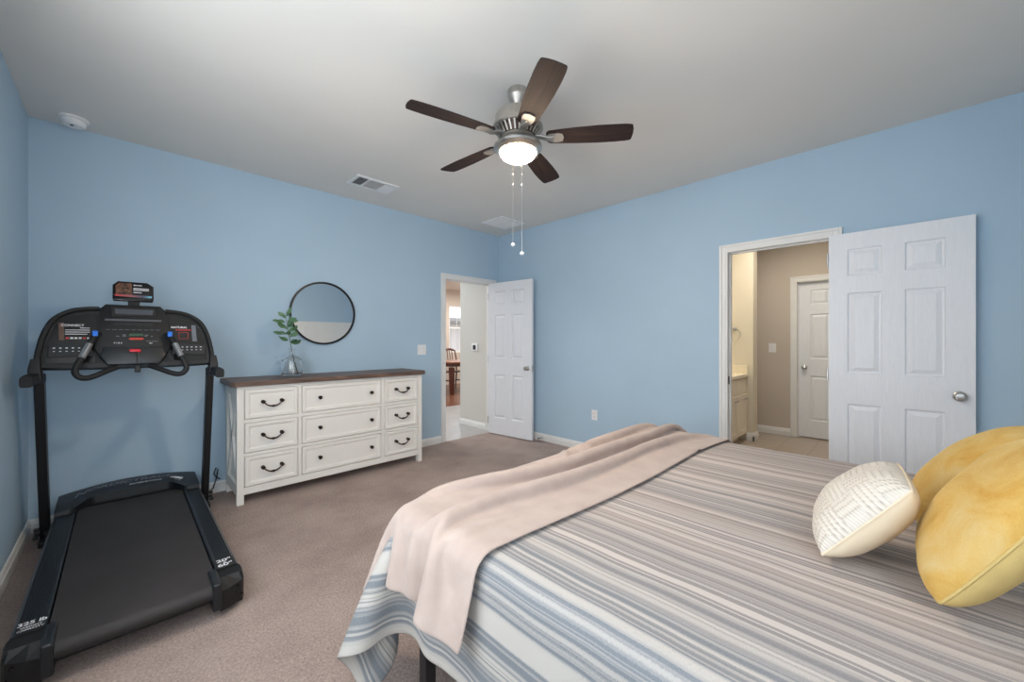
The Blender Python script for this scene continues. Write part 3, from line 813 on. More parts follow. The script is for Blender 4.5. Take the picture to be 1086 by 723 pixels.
# ---------------------------------------------------------------- dresser
def dresser():
    r = empty('dresser', (-2.355, -.25, 0)); tag(r, 'white nine-drawer dresser with a dark wood top against the far blue wall', 'dresser')
    X0, X1, Yf, Yb = -3.165, -1.545, -.470, -.022
    m = MB()
    m.box(X0+.02, X1-.02, Yf+.016, Yb, .135, .911)
    m.build('body', M['dresser'], r)
    # face frame
    m = MB(); yf0, yf1 = Yf, Yf+.018
    m.box(X0+.045, X1-.045, yf0, yf1, .886, .911)
    m.box(X0+.045, X1-.045, yf0, yf1, .075, .131)
    for z0, z1 in ((.628, .653), (.369, .392)): m.box(X0+.045, X1-.045, yf0, yf1, z0, z1)
    for x0, x1 in ((-2.736, -2.711), (-1.999, -1.964)): m.box(x0, x1, yf0-.0005, yf1, .131, .886)
    m.build('face_frame', M['dresser'], r)
    for x in (X0, X1-.046):
        for y0 in (Yf-.002, Yb-.05):
            MB().box(x, x+.046, y0, y0+.05, 0, .911, .003).build('leg', M['dresser'], r)
    # side panels with X braces
    for sx, xs in ((-1, X0), (1, X1)):
        m = MB()
        a, b = (xs, xs+.02) if sx < 0 else (xs-.02, xs)
        m.box(a, b, Yf+.048, Yb-.05, .075, .16); m.box(a, b, Yf+.048, Yb-.05, .84, .911)
        xc = xs - sx*.012
        y0, y1, z0, z1 = Yf+.05, Yb-.052, .16, .84
        for (p, q) in (((y0, z0), (y1, z1)), ((y0, z1), (y1, z0))):
            d = Vector((0, q[0]-p[0], q[1]-p[1])); n = Vector((0, -d.z, d.y)).normalized()
            m.obox((xc, (p[0]+q[0])/2, (p[1]+q[1])/2), (.008, 0, 0), d/2*.985, n*.02)
        m.build('side_brace', M['dresser'], r)
    # top with clipped front corners
    c = .022
    poly = [(-3.203, Yb+.006), (-3.203, -.500+c), (-3.203+c, -.500), (-1.508-c, -.500), (-1.508, -.500+c), (-1.508, Yb+.006)]
    m = MB(); m.prism(poly, lambda a, b, d: Vector((a, b, d)), .912, .951, .006)
    m.build('top', M['dresser_top'], r)
    cols = ((-3.115, -2.738, 'pull'), (-2.709, -2.001, 'knob'), (-1.962, -1.594, 'pull'))
    rows = ((.655, .884), (.394, .626), (.133, .367))
    for (x0, x1, kind) in cols:
        for (z0, z1) in rows:
            bm_ = MB(); x0_, x1_, z0_, z1_ = x0+.003, x1-.003, z0+.003, z1-.003
            bm = bm_.bm; rings = []
            for (o, y) in ((0, Yf+.014), (0, Yf-.002), (.003, Yf-.005), (.024, Yf-.005), (.028, Yf-.001), (.034, Yf+.002), (.038, Yf+.003)):
                rings.append([bm.verts.new(p) for p in ((x0_+o, y, z0_+o), (x1_-o, y, z0_+o), (x1_-o, y, z1_-o), (x0_+o, y, z1_-o))])
            for A, B in zip(rings, rings[1:]):
                for k in range(4): bm.faces.new((A[k], A[(k+1)%4], B[(k+1)%4], B[k]))
            bm.faces.new(rings[-1]); bm.faces.new(rings[0][::-1])
            d = bm_.build('drawer', M['dresser'], r)
            zc = (z0+z1)/2; y = Yf+.003
            if kind == 'pull':
                xc = (x0+x1)/2; zc += .012
                m = MB()
                for s in (-1, 1):
                    m.lathe([(.001, y), (.014, y), (.014, y-.004), (.008, y-.008), (.007, y-.02), (.012, y-.024), (.014, y-.031), (.009, y-.037), (.001, y-.038)], (xc+s*.066, 0, zc), 18, 'y')
                pts = []
                for i in range(15):
                    t = -1 + 2*i/14
                    pts.append((xc+t*.066, y-.030-.006*(1-t*t), zc-.036*(1-abs(t)**2.6)))
                m.tube(pts, [.004+.0035*(1-abs(-1+2*i/14)) for i in range(15)], 8)
                m.tube([(xc-.014, y-.036, zc-.036), (xc, y-.036, zc-.0365), (xc+.014, y-.036, zc-.036)], [.006, .0105, .006], 10)
                m.build('handle', M['bronze'], d, True)
            else:
                for xk in (-2.565, -2.10):
                    MB().lathe([(.001, y), (.012, y), (.012, y-.003), (.007, y-.007), (.007, y-.016), (.014, y-.02), (.0165, y-.027), (.012, y-.034), (.001, y-.036)], (xk, 0, zc+.003), 20, 'y').build('knob', M['bronze'], d, True)
dresser()

# round mirror
r = empty('round_mirror', (-2.372, -.012, 1.535)); tag(r, 'round wall mirror in a thin black frame above the dresser', 'mirror')
mr = .304
MB().lathe([(mr-.014, -.001), (mr+.004, -.001), (mr+.004, -.026), (mr-.010, -.027), (mr-.014, -.020)], (-2.372, 0, 1.535), 96, 'y', close=True).build('frame', M['frame_black'], r, True)
MB().lathe([(.001, -.002), (mr-.013, -.002), (mr-.013, -.016), (.001, -.016)], (-2.372, 0, 1.535), 96, 'y').build('mirror_glass', M['mirror'], r, True)

# glass vase and branch on the dresser
VXc, VYc = -2.715, -.225
def vase():
    z = .952
    outer = [(.001, z), (.070, z), (.078, z+.006), (.081, z+.03), (.081, z+.125), (.074, z+.150), (.052, z+.168), (.027, z+.180), (.020, z+.195), (.019, z+.225), (.026, z+.243)]
    inner = [(.023, z+.243), (.0165, z+.225), (.017, z+.195), (.024, z+.178), (.049, z+.164), (.070, z+.147), (.077, z+.124), (.077, z+.03), (.073, z+.012), (.001, z+.010)]
    o = MB().lathe(outer+inner, (VXc, VYc, 0), 40).build('glass_vase', M['glass'], None, True)
    tag(o, 'clear glass bottle vase holding a leafy branch on the dresser', 'vase')
    r = empty('leafy_branch', (VXc, VYc, z+.012)); tag(r, 'green leafy branch standing in the glass vase on the dresser', 'branch')
    st = [(VXc+.045, VYc-.01, z+.014), (VXc+.02, VYc, z+.12), (VXc-.001, VYc, z+.215), (VXc-.020, VYc-.01, z+.33), (VXc-.045, VYc-.02, z+.45), (VXc-.055, VYc-.02, z+.52)]
    MB().tube(st, [.004, .004, .0035, .003, .0025, .0015], 8).build('stem', M['stem'], r, True)
    m = MB(); rnd = random.Random(11)
    tips = []
    def lf(p, d, L, w):
        p, d = Vector(p), Vector(d).normalized()
        side = d.cross(Vector((rnd.uniform(-.6,.6), -1, rnd.uniform(-.2,.7)))).normalized(); up = side.cross(d)
        rows = []
        for i in range(7):
            t = i/6; ww = w*math.sin(math.pi*min(1, t*.93+.03))**.8
            q = p + d*L*t + up*(-.18*L*t*t)
            rows.append([m.bm.verts.new(q + side*ww*s + up*abs(s)*ww*.25) for s in (-1, 0, 1)])
        for a, b in zip(rows, rows[1:]):
            for k in range(2): m.bm.faces.new((a[k], a[k+1], b[k+1], b[k]))
    sprigs = [((VXc-.02, VYc-.01, z+.33), (.9, -.1, .1)), ((VXc-.025, VYc-.01, z+.35), (-.9, -.2, .35)), ((VXc-.03, VYc-.012, z+.38), (.6, -.3, .5)),
              ((VXc-.036, VYc-.015, z+.41), (-.9, .1, .25)), ((VXc-.04, VYc-.018, z+.43), (.8, -.2, .5)), ((VXc-.045, VYc-.02, z+.46), (-.8, -.3, .4)),
              ((VXc-.05, VYc-.02, z+.49), (.6, .1, .8)), ((VXc-.05, VYc-.02, z+.51), (-.9, 0, .3)), ((VXc-.053, VYc-.02, z+.54), (-.5, -.2, .7)), ((VXc-.055, VYc-.02, z+.555), (.3, -.2, .8)),
              ((VXc-.02, VYc-.01, z+.335), (.3, -.6, .2)), ((VXc-.03, VYc-.015, z+.40), (-.3, -.7, .3)), ((VXc-.045, VYc-.02, z+.47), (.2, -.7, .3)), ((VXc-.05, VYc-.02, z+.52), (.7, -.3, .3)), ((VXc-.04, VYc-.02, z+.44), (-.5, .2, .8))]
    sprigs = [((p[0], p[1], p[2]-.04), d) for p, d in sprigs]
    for p, d in sprigs:
        lf(Vector(p)+Vector(d)*.05 + Vector((0, 0, -.012)), (d[0]*.7+rnd.uniform(-.3, .3), d[1]+rnd.uniform(-.4, .2), d[2]+rnd.uniform(-.3, .5)), rnd.uniform(.045, .07), rnd.uniform(.012, .018))
        lf(Vector(p)+Vector(d)*.012, d, rnd.uniform(.055, .08), rnd.uniform(.013, .02))
    m.build('foliage', M['leaf'], r, True, angle=180)
vase()

# ---------------------------------------------------------------- treadmill
CX = -3.730
def treadmill():
    r = empty('treadmill', (CX, -1.0, 0)); tag(r, 'black folding treadmill with a console in the corner beside the dresser', 'treadmill')
    zr, zf, yr, yf = .158, .180, -1.72, -.30         # rear and front heights of the deck
    def zt(y): return zr + (zf-zr)*(y-yr)/(yf-yr)
    # belt with rear roller wrap
    m = MB(); prof = []
    for i in range(13): 
        y = yf + (-1.845-yf)*i/12; prof.append((y, zt(y)))
    for i in range(1, 9):
        a = math.pi*i/8; prof.append((-1.845-.034*math.sin(a), zt(-1.845)-.034+.034*math.cos(a)))
    for i in range(1, 6):
        y = -1.845 + (yf+1.845)*i/5; prof.append((y, zt(y)-.072))
    A = [[m.bm.verts.new((CX+s*.256, y, z)) for s in (-1, 1)] for y, z in prof]
    for p, q in zip(A, A[1:]): m.bm.faces.new((p[0], p[1], q[1], q[0]))
    for s in (0, 1): m.bm.faces.new([p[s] for p in A])
    m.build('running_belt', M['belt'], r, True)
    MB().box(CX-.30, CX+.30, -1.80, -.12, .05, .094).build('deck', M['black_soft'], r)
    for sg in (-1, 1):
        # ribbed foot rail
        m = MB(); prof = []; n = 9; x0, x1 = .262, .344
        for i in range(n):
            a = x0 + .012 + (x1-x0-.018)*i/n; w = (x1-x0-.018)/n
            prof += [(a, .0), (a+w*.55, .0), (a+w*.65, -.003), (a+w*.95, -.003)]
        poly = [(x0, -.055), (x0, -.002), (x0+.006, .001)] + prof + [(x1-.004, .0), (x1, -.004), (x1, -.055)]
        m.prism(poly, lambda a, b, t: Vector((CX+sg*a, -1.735 + (1.735-.26)*t, zt(-1.735 + (1.735-.26)*t)+.006+b)), 0, 1)
        rail = m.build('foot_rail', M['charcoal'], r)
        m = MB(); m.prism([(.345, -.09), (.345, -.004), (.354, -.006), (.354, -.09)], lambda a, b, t: Vector((CX+sg*a, -1.74 + (1.74-.2)*t, zt(-1.74 + (1.74-.2)*t)+b)), 0, 1)
        m.build('side_frame', M['steel_grey'], r)
        # plain printed panel at the rear end of the rail
        def Pl(a, b): return Vector((CX+sg*.302+a, -1.735+b, zt(-1.735+b)+.0105))
        # rear end cap: sloped top, stepped inner post
        m = MB()
        cap = [(.262, -1.735), (.352, -1.735), (.362, -1.76), (.363, -1.80), (.352, -1.820), (.30, -1.852), (.262, -1.862)]
        vb = [m.bm.verts.new((CX+sg*a, b, .028)) for a, b in cap]
        vm = [m.bm.verts.new((CX+sg*a, b, .118 if b < -1.78 else .15)) for a, b in cap]
        vt = [m.bm.verts.new((CX+sg*(.262+(a-.262)*.93), max(b, -1.80)+.004, zt(max(b, -1.80)) + (.006 if b > -1.77 else -.006))) for a, b in cap]
        nn = len(cap)
        for P_, Q_ in ((vb, vm), (vm, vt)):
            for i in range(nn): m.bm.faces.new((P_[i], P_[(i+1)%nn], Q_[(i+1)%nn], Q_[i]))
        m.bm.faces.new(vb[::-1]); m.bm.faces.new(vt)
        ec = m.build('end_cap', M['black_plastic'], r)
        MB().box(min(CX+sg*.232, CX+sg*.266), max(CX+sg*.232, CX+sg*.266), -1.885, -1.72, .045, zt(-1.8)+.012, .008).build('roller_guard', M['charcoal'], ec)
        MB().cyl((CX+sg*.36, -1.775, .03), (CX+sg*.36-sg*.04, -1.775, .03), .03, 16).build('rear_foot', M['black_soft'], ec, True)
        MB().cyl((CX+sg*.335, -1.838, .105), (CX+sg*.335, -1.8441, .105), .006, 8).build('screw_hole', M['black_gloss'], ec)
        MB().cyl((CX+sg*.350, -1.828, .06), (CX+sg*.350, -1.834, .06), .006, 8).build('screw_hole', M['black_gloss'], ec)
    def top(xo, yo, size=1): return lambda a, b: Vector((xo+a, yo+b, zt(yo+b)+.0115))
    def plate(x): MB().box(x-.040, x+.040, -1.745, -1.645, .150, .1685).build('printed_panel', M['black_plastic'], r)
    plate(CX-.303); plate(CX+.303)
    text_mesh('325 lb', .036, top(CX-.303, -1.672), M['print_white'], r, sx=.85)
    text_mesh('WEIGHT', .015, top(CX-.303, -1.700), M['print_white'], r, sx=.95)
    text_mesh('CAPACITY', .015, top(CX-.303, -1.718), M['print_white'], r, sx=.95)
    text_mesh('20"', .040, top(CX+.303, -1.668), M['print_white'], r, sx=1.1)
    text_mesh('x', .022, top(CX+.303, -1.692), M['print_white'], r)
    text_mesh('60"', .040, top(CX+.303, -1.715), M['print_white'], r, sx=1.1)
    # motor hood
    m = MB(); NS, NTt = 37, 8
    def sst(t): t = min(1, max(0, t)); return t*t*(3-2*t)
    def near(s): return -.385 + .125*sst((.285-abs(s))/.10)
    def far(s): return -.075 - .035*(s/.355)**2
    def hz(s, t):
        dome = 1-(s/.355)**2
        zfar = .232 + .034*dome; znear = .204 + .022*dome + .012*sst((.285-abs(s))/.10)
        return zfar + (znear-zfar)*t**1.4
    def hood(s, t): return Vector((CX+s, far(s) + (near(s)-far(s))*t, hz(s, t)))
    ss = [-.352 + .704*i/(NS-1) for i in range(NS)]
    G = [[m.bm.verts.new(hood(s, j/(NTt-1))) for j in range(NTt)] for s in ss]
    for a, b in zip(G, G[1:]):
        for j in range(NTt-1): m.bm.faces.new((a[j], a[j+1], b[j+1], b[j]))
    border = [G[i][0] for i in range(NS)] + [G[-1][j] for j in range(1, NTt)] + [G[i][-1] for i in range(NS-2, -1, -1)] + [G[0][j] for j in range(NTt-2, 0, -1)]
    low = [m.bm.verts.new((v.co.x, v.co.y + (.004 if v.co.y > -.2 else -.004), .183 if v.co.y < -.2 else .06)) for v in border]
    k = len(border)
    for i in range(k): m.bm.faces.new((border[i], border[(i+1)%k], low[(i+1)%k], low[i]))
    hd = m.build('motor_hood', M['charcoal'], r, True, angle=40)
    m = MB(); m.prism([(far(s)-.0, s) for s in (-.33, .33)] + [(-.24, .33), (-.24, -.33)], lambda a, b, d: Vector((CX+b, a, d)), .05, .19); m.build('motor_housing', M['black_plastic'], hd)
    def hp(s0, t0):
        def f(a, b):
            s = s0 + a; t = t0 - b/.2
            return hood(s, t) + Vector((0, 0, .008))
        return f
    text_mesh('NORDICTRACK', .062, hp(-.03, .46), M['print_grey'], hd, shear=.25, sx=1.12)
    text_mesh('MAXIMUM STRIDE', .022, hp(.065, .76), M['print_white'], hd, shear=.25, sx=.95)
    # winged emblem
    m = MB(); f = hp(.232, .60)
    m.prism([(-.038, -.012), (-.005, .014), (.040, .014), (.028, .004), (.006, .0), (.034, -.004), (.022, -.014), (-.004, -.010)], lambda a, b, d: f(a, b) + Vector((0, 0, d)), .0, .001)
    m.build('emblem', M['print_white'], hd)
    text_mesh('T6.5', .016, hp(.235, .76), M['print_white'], hd, shear=.25)
    # uprights
    for sg in (-1, 1):
        xp = CX + sg*.398
        b, t = Vector((xp, -.235, .015)), Vector((xp, -.495, 1.05))
        d = t-b; n = Vector((0, d.z, -d.y)).normalized()
        MB().obox((b+t)/2, (.021, 0, 0), n*.036, d/2, .006).build('upright', M['post'], r)
        fb = MB().box(min(xp-.022, xp+.022), max(xp-.022, xp+.022), -.36, -.12, 0, .035, .006).build('base_foot', M['post'], r)
        for (yy, zz) in ((-.30, .10), (-.27, .062), (-.33, .062)): MB().cyl((xp+sg*.02, yy, zz), (xp+sg*.042, yy, zz), .011, 6).build('bolt', M['black_soft'], fb)
        MB().box(min(CX+sg*.30, xp), max(CX+sg*.30, xp), -.30, -.22, .05, .085).build('pivot_bracket', M['post'], fb)
        # side grip
        g = MB(); g.tube([(CX+sg*.395, -.50, 1.045), (CX+sg*.405, -.60, 1.052), (CX+sg*.412, -.72, 1.052), (CX+sg*.414, -.80, 1.046)], .03, 20, sq=(.78, 1.0))
        gg = g.build('side_grip', M['black_soft'], r, True)
        MB().tube([(CX+sg*.414, -.799, 1.046), (CX+sg*.414, -.812, 1.045)], .0285, 20, sq=(.78, 1.0)).build('grip_cap', M['black_plastic'], gg, True)
    # ---- console, on a plane leaning back
    def smooth2(pts, k):
        q = []
        for i in range(len(pts)-1):
            p0, p1, p2, p3 = pts[max(i-1, 0)], pts[i], pts[i+1], pts[min(i+2, len(pts)-1)]
            for t in (j/k for j in range(k)):
                q.append(tuple(.5*((2*p1[c]) + (p2[c]-p0[c])*t + (2*p0[c]-5*p1[c]+4*p2[c]-p3[c])*t*t + (3*p1[c]-p0[c]-3*p2[c]+p3[c])*t**3) for c in range(2)))
        return q + [pts[-1]]
    O = Vector((CX, -.62, 1.09)); T = Vector((0, .12, .40)).normalized(); S = Vector((1, 0, 0)); N = S.cross(T)
    def P(s, t, d=0.0): return O + S*s + T*t + N*d
    Pf = lambda a, b, d: P(a, b, d)
    half_arch = smooth2([(.15, .40), (.21, .396), (.28, .378), (.345, .325), (.380, .24), (.398, .14), (.404, .06), (.395, .02)], 5)
    arch = [(-a, b) for a, b in half_arch[::-1]] + half_arch + [
            (.30, .015), (.16, .012), (-.16, .012), (-.30, .015)]
    MB().prism(arch, Pf, -.055, -.004, .012).build('console_shell', M['black_plastic'], r, True)
    # raised arched rims
    for sg in (-1, 1):
        m = MB()
        pts = [(.400, .045), (.390, .14), (.372, .235), (.338, .316), (.276, .368), (.21, .386), (.155, .391)]
        m.tube([P(sg*a, b, .0) for a, b in smooth2(pts, 6)], .014, 10)
        m.tube([P(sg*.402, .075, -.01), P(sg*.404, .02, -.02), P(sg*.40, -.045, -.03)], [.022, .030, .034], 12, sq=(.9, 1.1))
        m.build('wing_rim', M['black_plastic'], r, True)
        wing = MB(); wing.prism([(sg*a, b) for a, b in ((.172, .045), (.365, .045), (.362, .165), (.335, .27), (.29, .33), (.22, .352), (.172, .355))], Pf, -.006, -.001)
        wg = wing.build('wing_panel', M['black_gloss'], r)
        m = MB(); m.prism([(sg*a, b) for a, b in ((.18, .088), (.358, .080), (.358, .150), (.19, .165))], Pf, -.002, .006, .003)
        ctl = m.build('control_strip', M['charcoal'], wg)
        m = MB()
        for i in range(6):
            s = .335 - i*.0245
            m.obox(P(sg*s, .135+i*.001*0+.002*(5-i)*0, .0068), S*.0045, T*.0028, N*.0006)
            m.obox(P(sg*s, .115, .0068), S*.004, T*.002, N*.0006)
        m.build('button_marks', M['print_white'], ctl)
    # left decal: printed card
    wl = [o for o in r.children if o.name.startswith('wing_panel')]
    m = MB(); m.prism([(-.318, .185), (-.322, .292), (-.300, .294), (-.298, .185)], Pf, -.001, .0005); m.build('reflection_streak', plain('bronze painted reflection', srgb(96, 70, 56), .4, var=.2, vscale=20), wl[0])  # brown streak is a reflection on the gloss panel, painted as colour
    fL = lambda s0, t0: (lambda a, b: P(s0+a, t0+b, .001))
    text_mesh('CONNECT', .019, fL(-.265, .278), M['print_white'], wl[0])
    m = MB()
    for i, (a0, a1) in enumerate(((-.235, -.195), (-.295, -.195), (-.295, -.195), (-.295, -.205))):
        t = .262-i*.013; m.obox(P((a0+a1)/2, t, .0008), S*(a1-a0)/2, T*.002, N*.0003)
    for i in range(5): m.obox(P(-.268+i*.017, .198, .0008), S*.006, T*.005, N*.0003)
    m.build('printed_lines', M['print_white'], wl[0])
    m = MB(); m.obox(P(-.285, .198, .0009), S*.007, T*.006, N*.0003); m.obox(P(-.217, .198, .0009), S*.006, T*.0055, N*.0004); m.build('printed_icons', M['print_red'], wl[0])
    # right decal
    text_mesh('NATURAL', .019, fL(.222, .277), M['print_white'], wl[1], shear=.2)
    m = MB()
    m.obox(P(.245, .262, .0008), S*.042, T*.0018, N*.0003); m.obox(P(.245, .255, .0008), S*.042, T*.0012, N*.0003)
    m.build('printed_lines', M['print_red'], wl[1])
    m = MB()
    for (a, b, w, h) in ((.245, .240, .024, .001), (.245, .196, .024, .001), (.221, .218, .001, .022), (.269, .218, .001, .022)): m.obox(P(a, b, .0008), S*w, T*h, N*.0003)
    m.build('printed_icons', M['print_red'], wl[1])
    m = MB(); m.prism([(.292, .178), (.288, .296), (.312, .296), (.316, .178)], Pf, -.001, .0008); m.build('reflection_streak', plain('grey painted reflection', srgb(104, 110, 118), .35, var=.1), wl[1])  # grey streak paints a reflection onto the right gloss panel
    # centre console
    cen = [(-.120, .025), (-.150, .07), (-.176, .13), (-.168, .22), (-.158, .34), (-.146, .395), (-.128, .418), (.128, .418), (.146, .395), (.158, .34), (.168, .22), (.176, .13), (.150, .07), (.120, .025)]
    m = MB(); m.prism(cen, Pf, -.02, .022, .008); cc = m.build('centre_panel', M['black_plastic'], r, True)
    MB().prism([(-.100, .340), (-.104, .395), (.104, .395), (.100, .340)], Pf, .020, .0235).build('display_bezel', M['black_gloss'], cc)
    MB().prism([(-.085, .352), (-.088, .386), (.092, .386), (.089, .352)], Pf, .0230, .0245).build('lcd', M['lcd'], cc)
    MB().prism([(-.132, .306), (-.132, .319), (.132, .319), (.132, .306)], Pf, .020, .026, .002).build('chrome_strip', M['steel_grey'], cc)
    for s in (-.072, -.025, .02, .066):
        MB().prism([(s+.022*math.cos(2*math.pi*i/20), .286+.011*math.sin(2*math.pi*i/20)) for i in range(20)], Pf, .021, .025, .001).build('oval_button', M['charcoal'], cc)
    m = MB()
    for i in range(9): m.obox(P(-.118+i*.029, .248, .0228), S*.010, T*.0011, N*.0003)
    for s, t, w in ((-.075, .205, .007), (.083, .205, .004), (-.045, .214, .008), (.058, .214, .008), (-.045, .206, .008), (.055, .206, .006)): m.obox(P(s, t, .0228), S*w, T*.0022, N*.0003)
    m.build('printed_marks', M['print_grey'], cc)
    text_mesh('T6.5 S', .0125, lambda a, b: P(-.075+a, .160+b, .0228), M['print_white'], cc, shear=.2, sx=1.2)
    text_mesh('Multi Window', .0095, lambda a, b: P(.085+a, .172+b, .0228), M['print_grey'], cc)
    text_mesh('iFIT', .010, lambda a, b: P(.078+a, .158+b, .0228), M['print_white'], cc)
    MB().prism([(-.026, .206), (-.020, .222), (.040, .222), (.046, .206)], Pf, .020, .027, .002).build('start_button', M['button_green'], cc)
    MB().prism([(-.026, .186), (-.020, .194), (.040, .194), (.046, .186), (.036, .180), (-.016, .180)], Pf, .020, .028, .002).build('stop_button', M['button_orange'], cc)
    # lower lip, safety key
    m = MB(); m.prism([(-.118, .02), (-.150, .075), (-.135, .135), (.135, .135), (.150, .075), (.118, .02)], Pf, .012, .034, .008); lip = m.build('lower_lip', M['charcoal'], r, True)
    MB().prism([(-.022, .096), (-.022, .114), (.030, .114), (.030, .096)], Pf, .034, .046, .004).build('safety_key', M['button_red'], lip, True)
    MB().tube([P(.008, .092, .042), P(.010, .06, .05), P(.012, .02, .05)], .0012, 6).build('key_cord', M['cord'], lip)
    MB().obox(P(.014, -.012, .035), S*.014, T*.022, N*.008, .004).build('key_clip', M['black_plastic'], lip)
    # pulse handles
    for sg in (-1, 1):
        pts = [(.172, .20, .055), (.190, .145, .068), (.225, .045, .085), (.243, -.005, .088), (.246, -.035, .086), (.232, -.060, .082), (.205, -.068, .076), (.17, -.055, .066), (.12, -.022, .045), (.075, .010, .01)]
        q = []
        for i in range(len(pts)-1):
            for k in range(4):
                t = k/4
                p0, p1, p2, p3 = pts[max(i-1, 0)], pts[i], pts[i+1], pts[min(i+2, len(pts)-1)]
                q.append(tuple(.5*((2*p1[c]) + (p2[c]-p0[c])*t + (2*p0[c]-5*p1[c]+4*p2[c]-p3[c])*t*t + (3*p1[c]-p0[c]-3*p2[c]+p3[c])*t**3) for c in range(3)))
        q.append(pts[-1])
        m = MB(); m.tube([P(sg*a, b, c) for a, b, c in q], .0155, 12)
        m.tube([P(sg*.172, .20, .055), P(sg*.160, .215, .03), P(sg*.150, .22, .01)], .014, 10)
        hb = m.build('pulse_handle', M['black_soft'], r, True)
        m = MB(); m.tube([P(sg*.1915, .140, .073), P(sg*.2225, .050, .089)], .0152, 12, sq=(.85, .9)); m.build('pulse_pad', M['silver'], hb, True)
        MB().obox(P(sg*.170, .206, .066), S*.012, T*.017, N*.010, .004).build('thumb_button', M['button_blue'], hb, True)
    # tablet display on a stalk
    MB().obox(P(.0, .432, -.012), S*.028, T*.022, N*.010, .004).build('display_stalk', M['black_plastic'], r)
    tab = [(-.094, .456), (-.099, .470), (-.099, .562), (-.074, .590), (.066, .590), (.097, .565), (.097, .470), (.092, .456)]
    m = MB(); m.prism(tab, Pf, -.022, -.002, .005); tb = m.build('tablet_display', M['black_gloss'], r, True)
    pic = NT('screen picture'); v = pic.coords('Object'); f = pic.noise(v, 34, 4, .6)
    pic.base(pic.ramp(f, [(.35, srgb(30, 26, 26)), (.5, srgb(96, 62, 46)), (.62, srgb(158, 108, 76)), (.75, srgb(70, 80, 66))])); pic.set(Roughness=.3)
    MB().prism([(-.084, .498), (-.084, .556), (-.068, .577), (-.012, .577), (-.006, .498)], Pf, -.003, -.0010).build('screen_picture', pic.m, tb)
    m = MB(); m.obox(P(.022, .566, -.0012), S*.018, T*.0022, N*.0004); m.obox(P(.004, .566, -.0012), S*.005, T*.004, N*.0004)
    for t in (.545, .538, .531): m.obox(P(.036, t, -.0012), S*.038, T*.0018, N*.0004)
    m.obox(P(.018, .515, -.0012), S*.020, T*.003, N*.0004); m.build('screen_text', M['print_white'], tb)
    gr = NT('screen gradient strip'); v = gr.coords('Generated'); sp = gr.n('ShaderNodeSeparateXYZ'); gr.l(v, sp.inputs[0])
    gr.base(gr.ramp(sp.outputs[0], [(0, srgb(190, 60, 62)), (.45, srgb(150, 90, 96)), (.75, srgb(84, 90, 110)), (1, srgb(120, 190, 214))])); gr.set(Roughness=.25)
    MB().prism([(-.086, .484), (-.090, .498), (.089, .494), (.084, .480)], Pf, -.003, -.0008).build('screen_strip', gr.m, tb)
    # power cord trailing to the wall
    pts = [(CX+.36, -.20, .10), (-3.30, -.16, .06), (-3.262, -.11, .07), (-3.235, -.07, .13), (-3.222, -.055, .20), (-3.235, -.05, .215), (-3.25, -.05, .17), (-3.225, -.045, .13), (-3.205, -.04, .115)]
    MB().tube(pts, .0045, 8).build('power_cord', M['cord'], r, True)
treadmill()

# ---------------------------------------------------------------- bed
BXl, BXr, BYf, BYh, BT, BB = -3.065, -1.135, -2.745, -4.78, .640, .27
r = empty('bed_frame', (-2.1, -3.75, 0)); tag(r, 'black metal bed frame under the striped bedspread', 'bed frame')
for x0, x1 in ((BXl+.005, BXl+.045), (BXr-.045, BXr-.005)): MB().box(x0, x1, BYh, BYf-.005, .225, .262, .004).build('side_rail', M['post'], r)
for x0, x1, y0, y1 in ((BXl+.046, BXr-.046, BYf-.045, BYf-.005), (BXl+.046, BXr-.046, BYh, BYh+.04), (-2.12, -2.08, BYh+.041, BYf-.046)): MB().box(x0, x1, y0, y1, .225, .262, .004).build('cross_rail', M['post'], r)
for x in (BXl+.027, -2.1, BXr-.027):
    for y in (BYf-.16, -3.75, BYh+.12):
        MB().box(x-.021, x+.021, y-.021, y+.021, 0, .224, .004).build('leg', M['post'], r)
m = MB(); m.box(BXl+.012, BXr-.012, BYh+.005, BYf-.012, .263, BT-.006, .045, 5)
tag(m.build('mattress', M['mattress'], None, True), 'grey mattress on the black bed frame, mostly hidden by the bedspread', 'mattress')

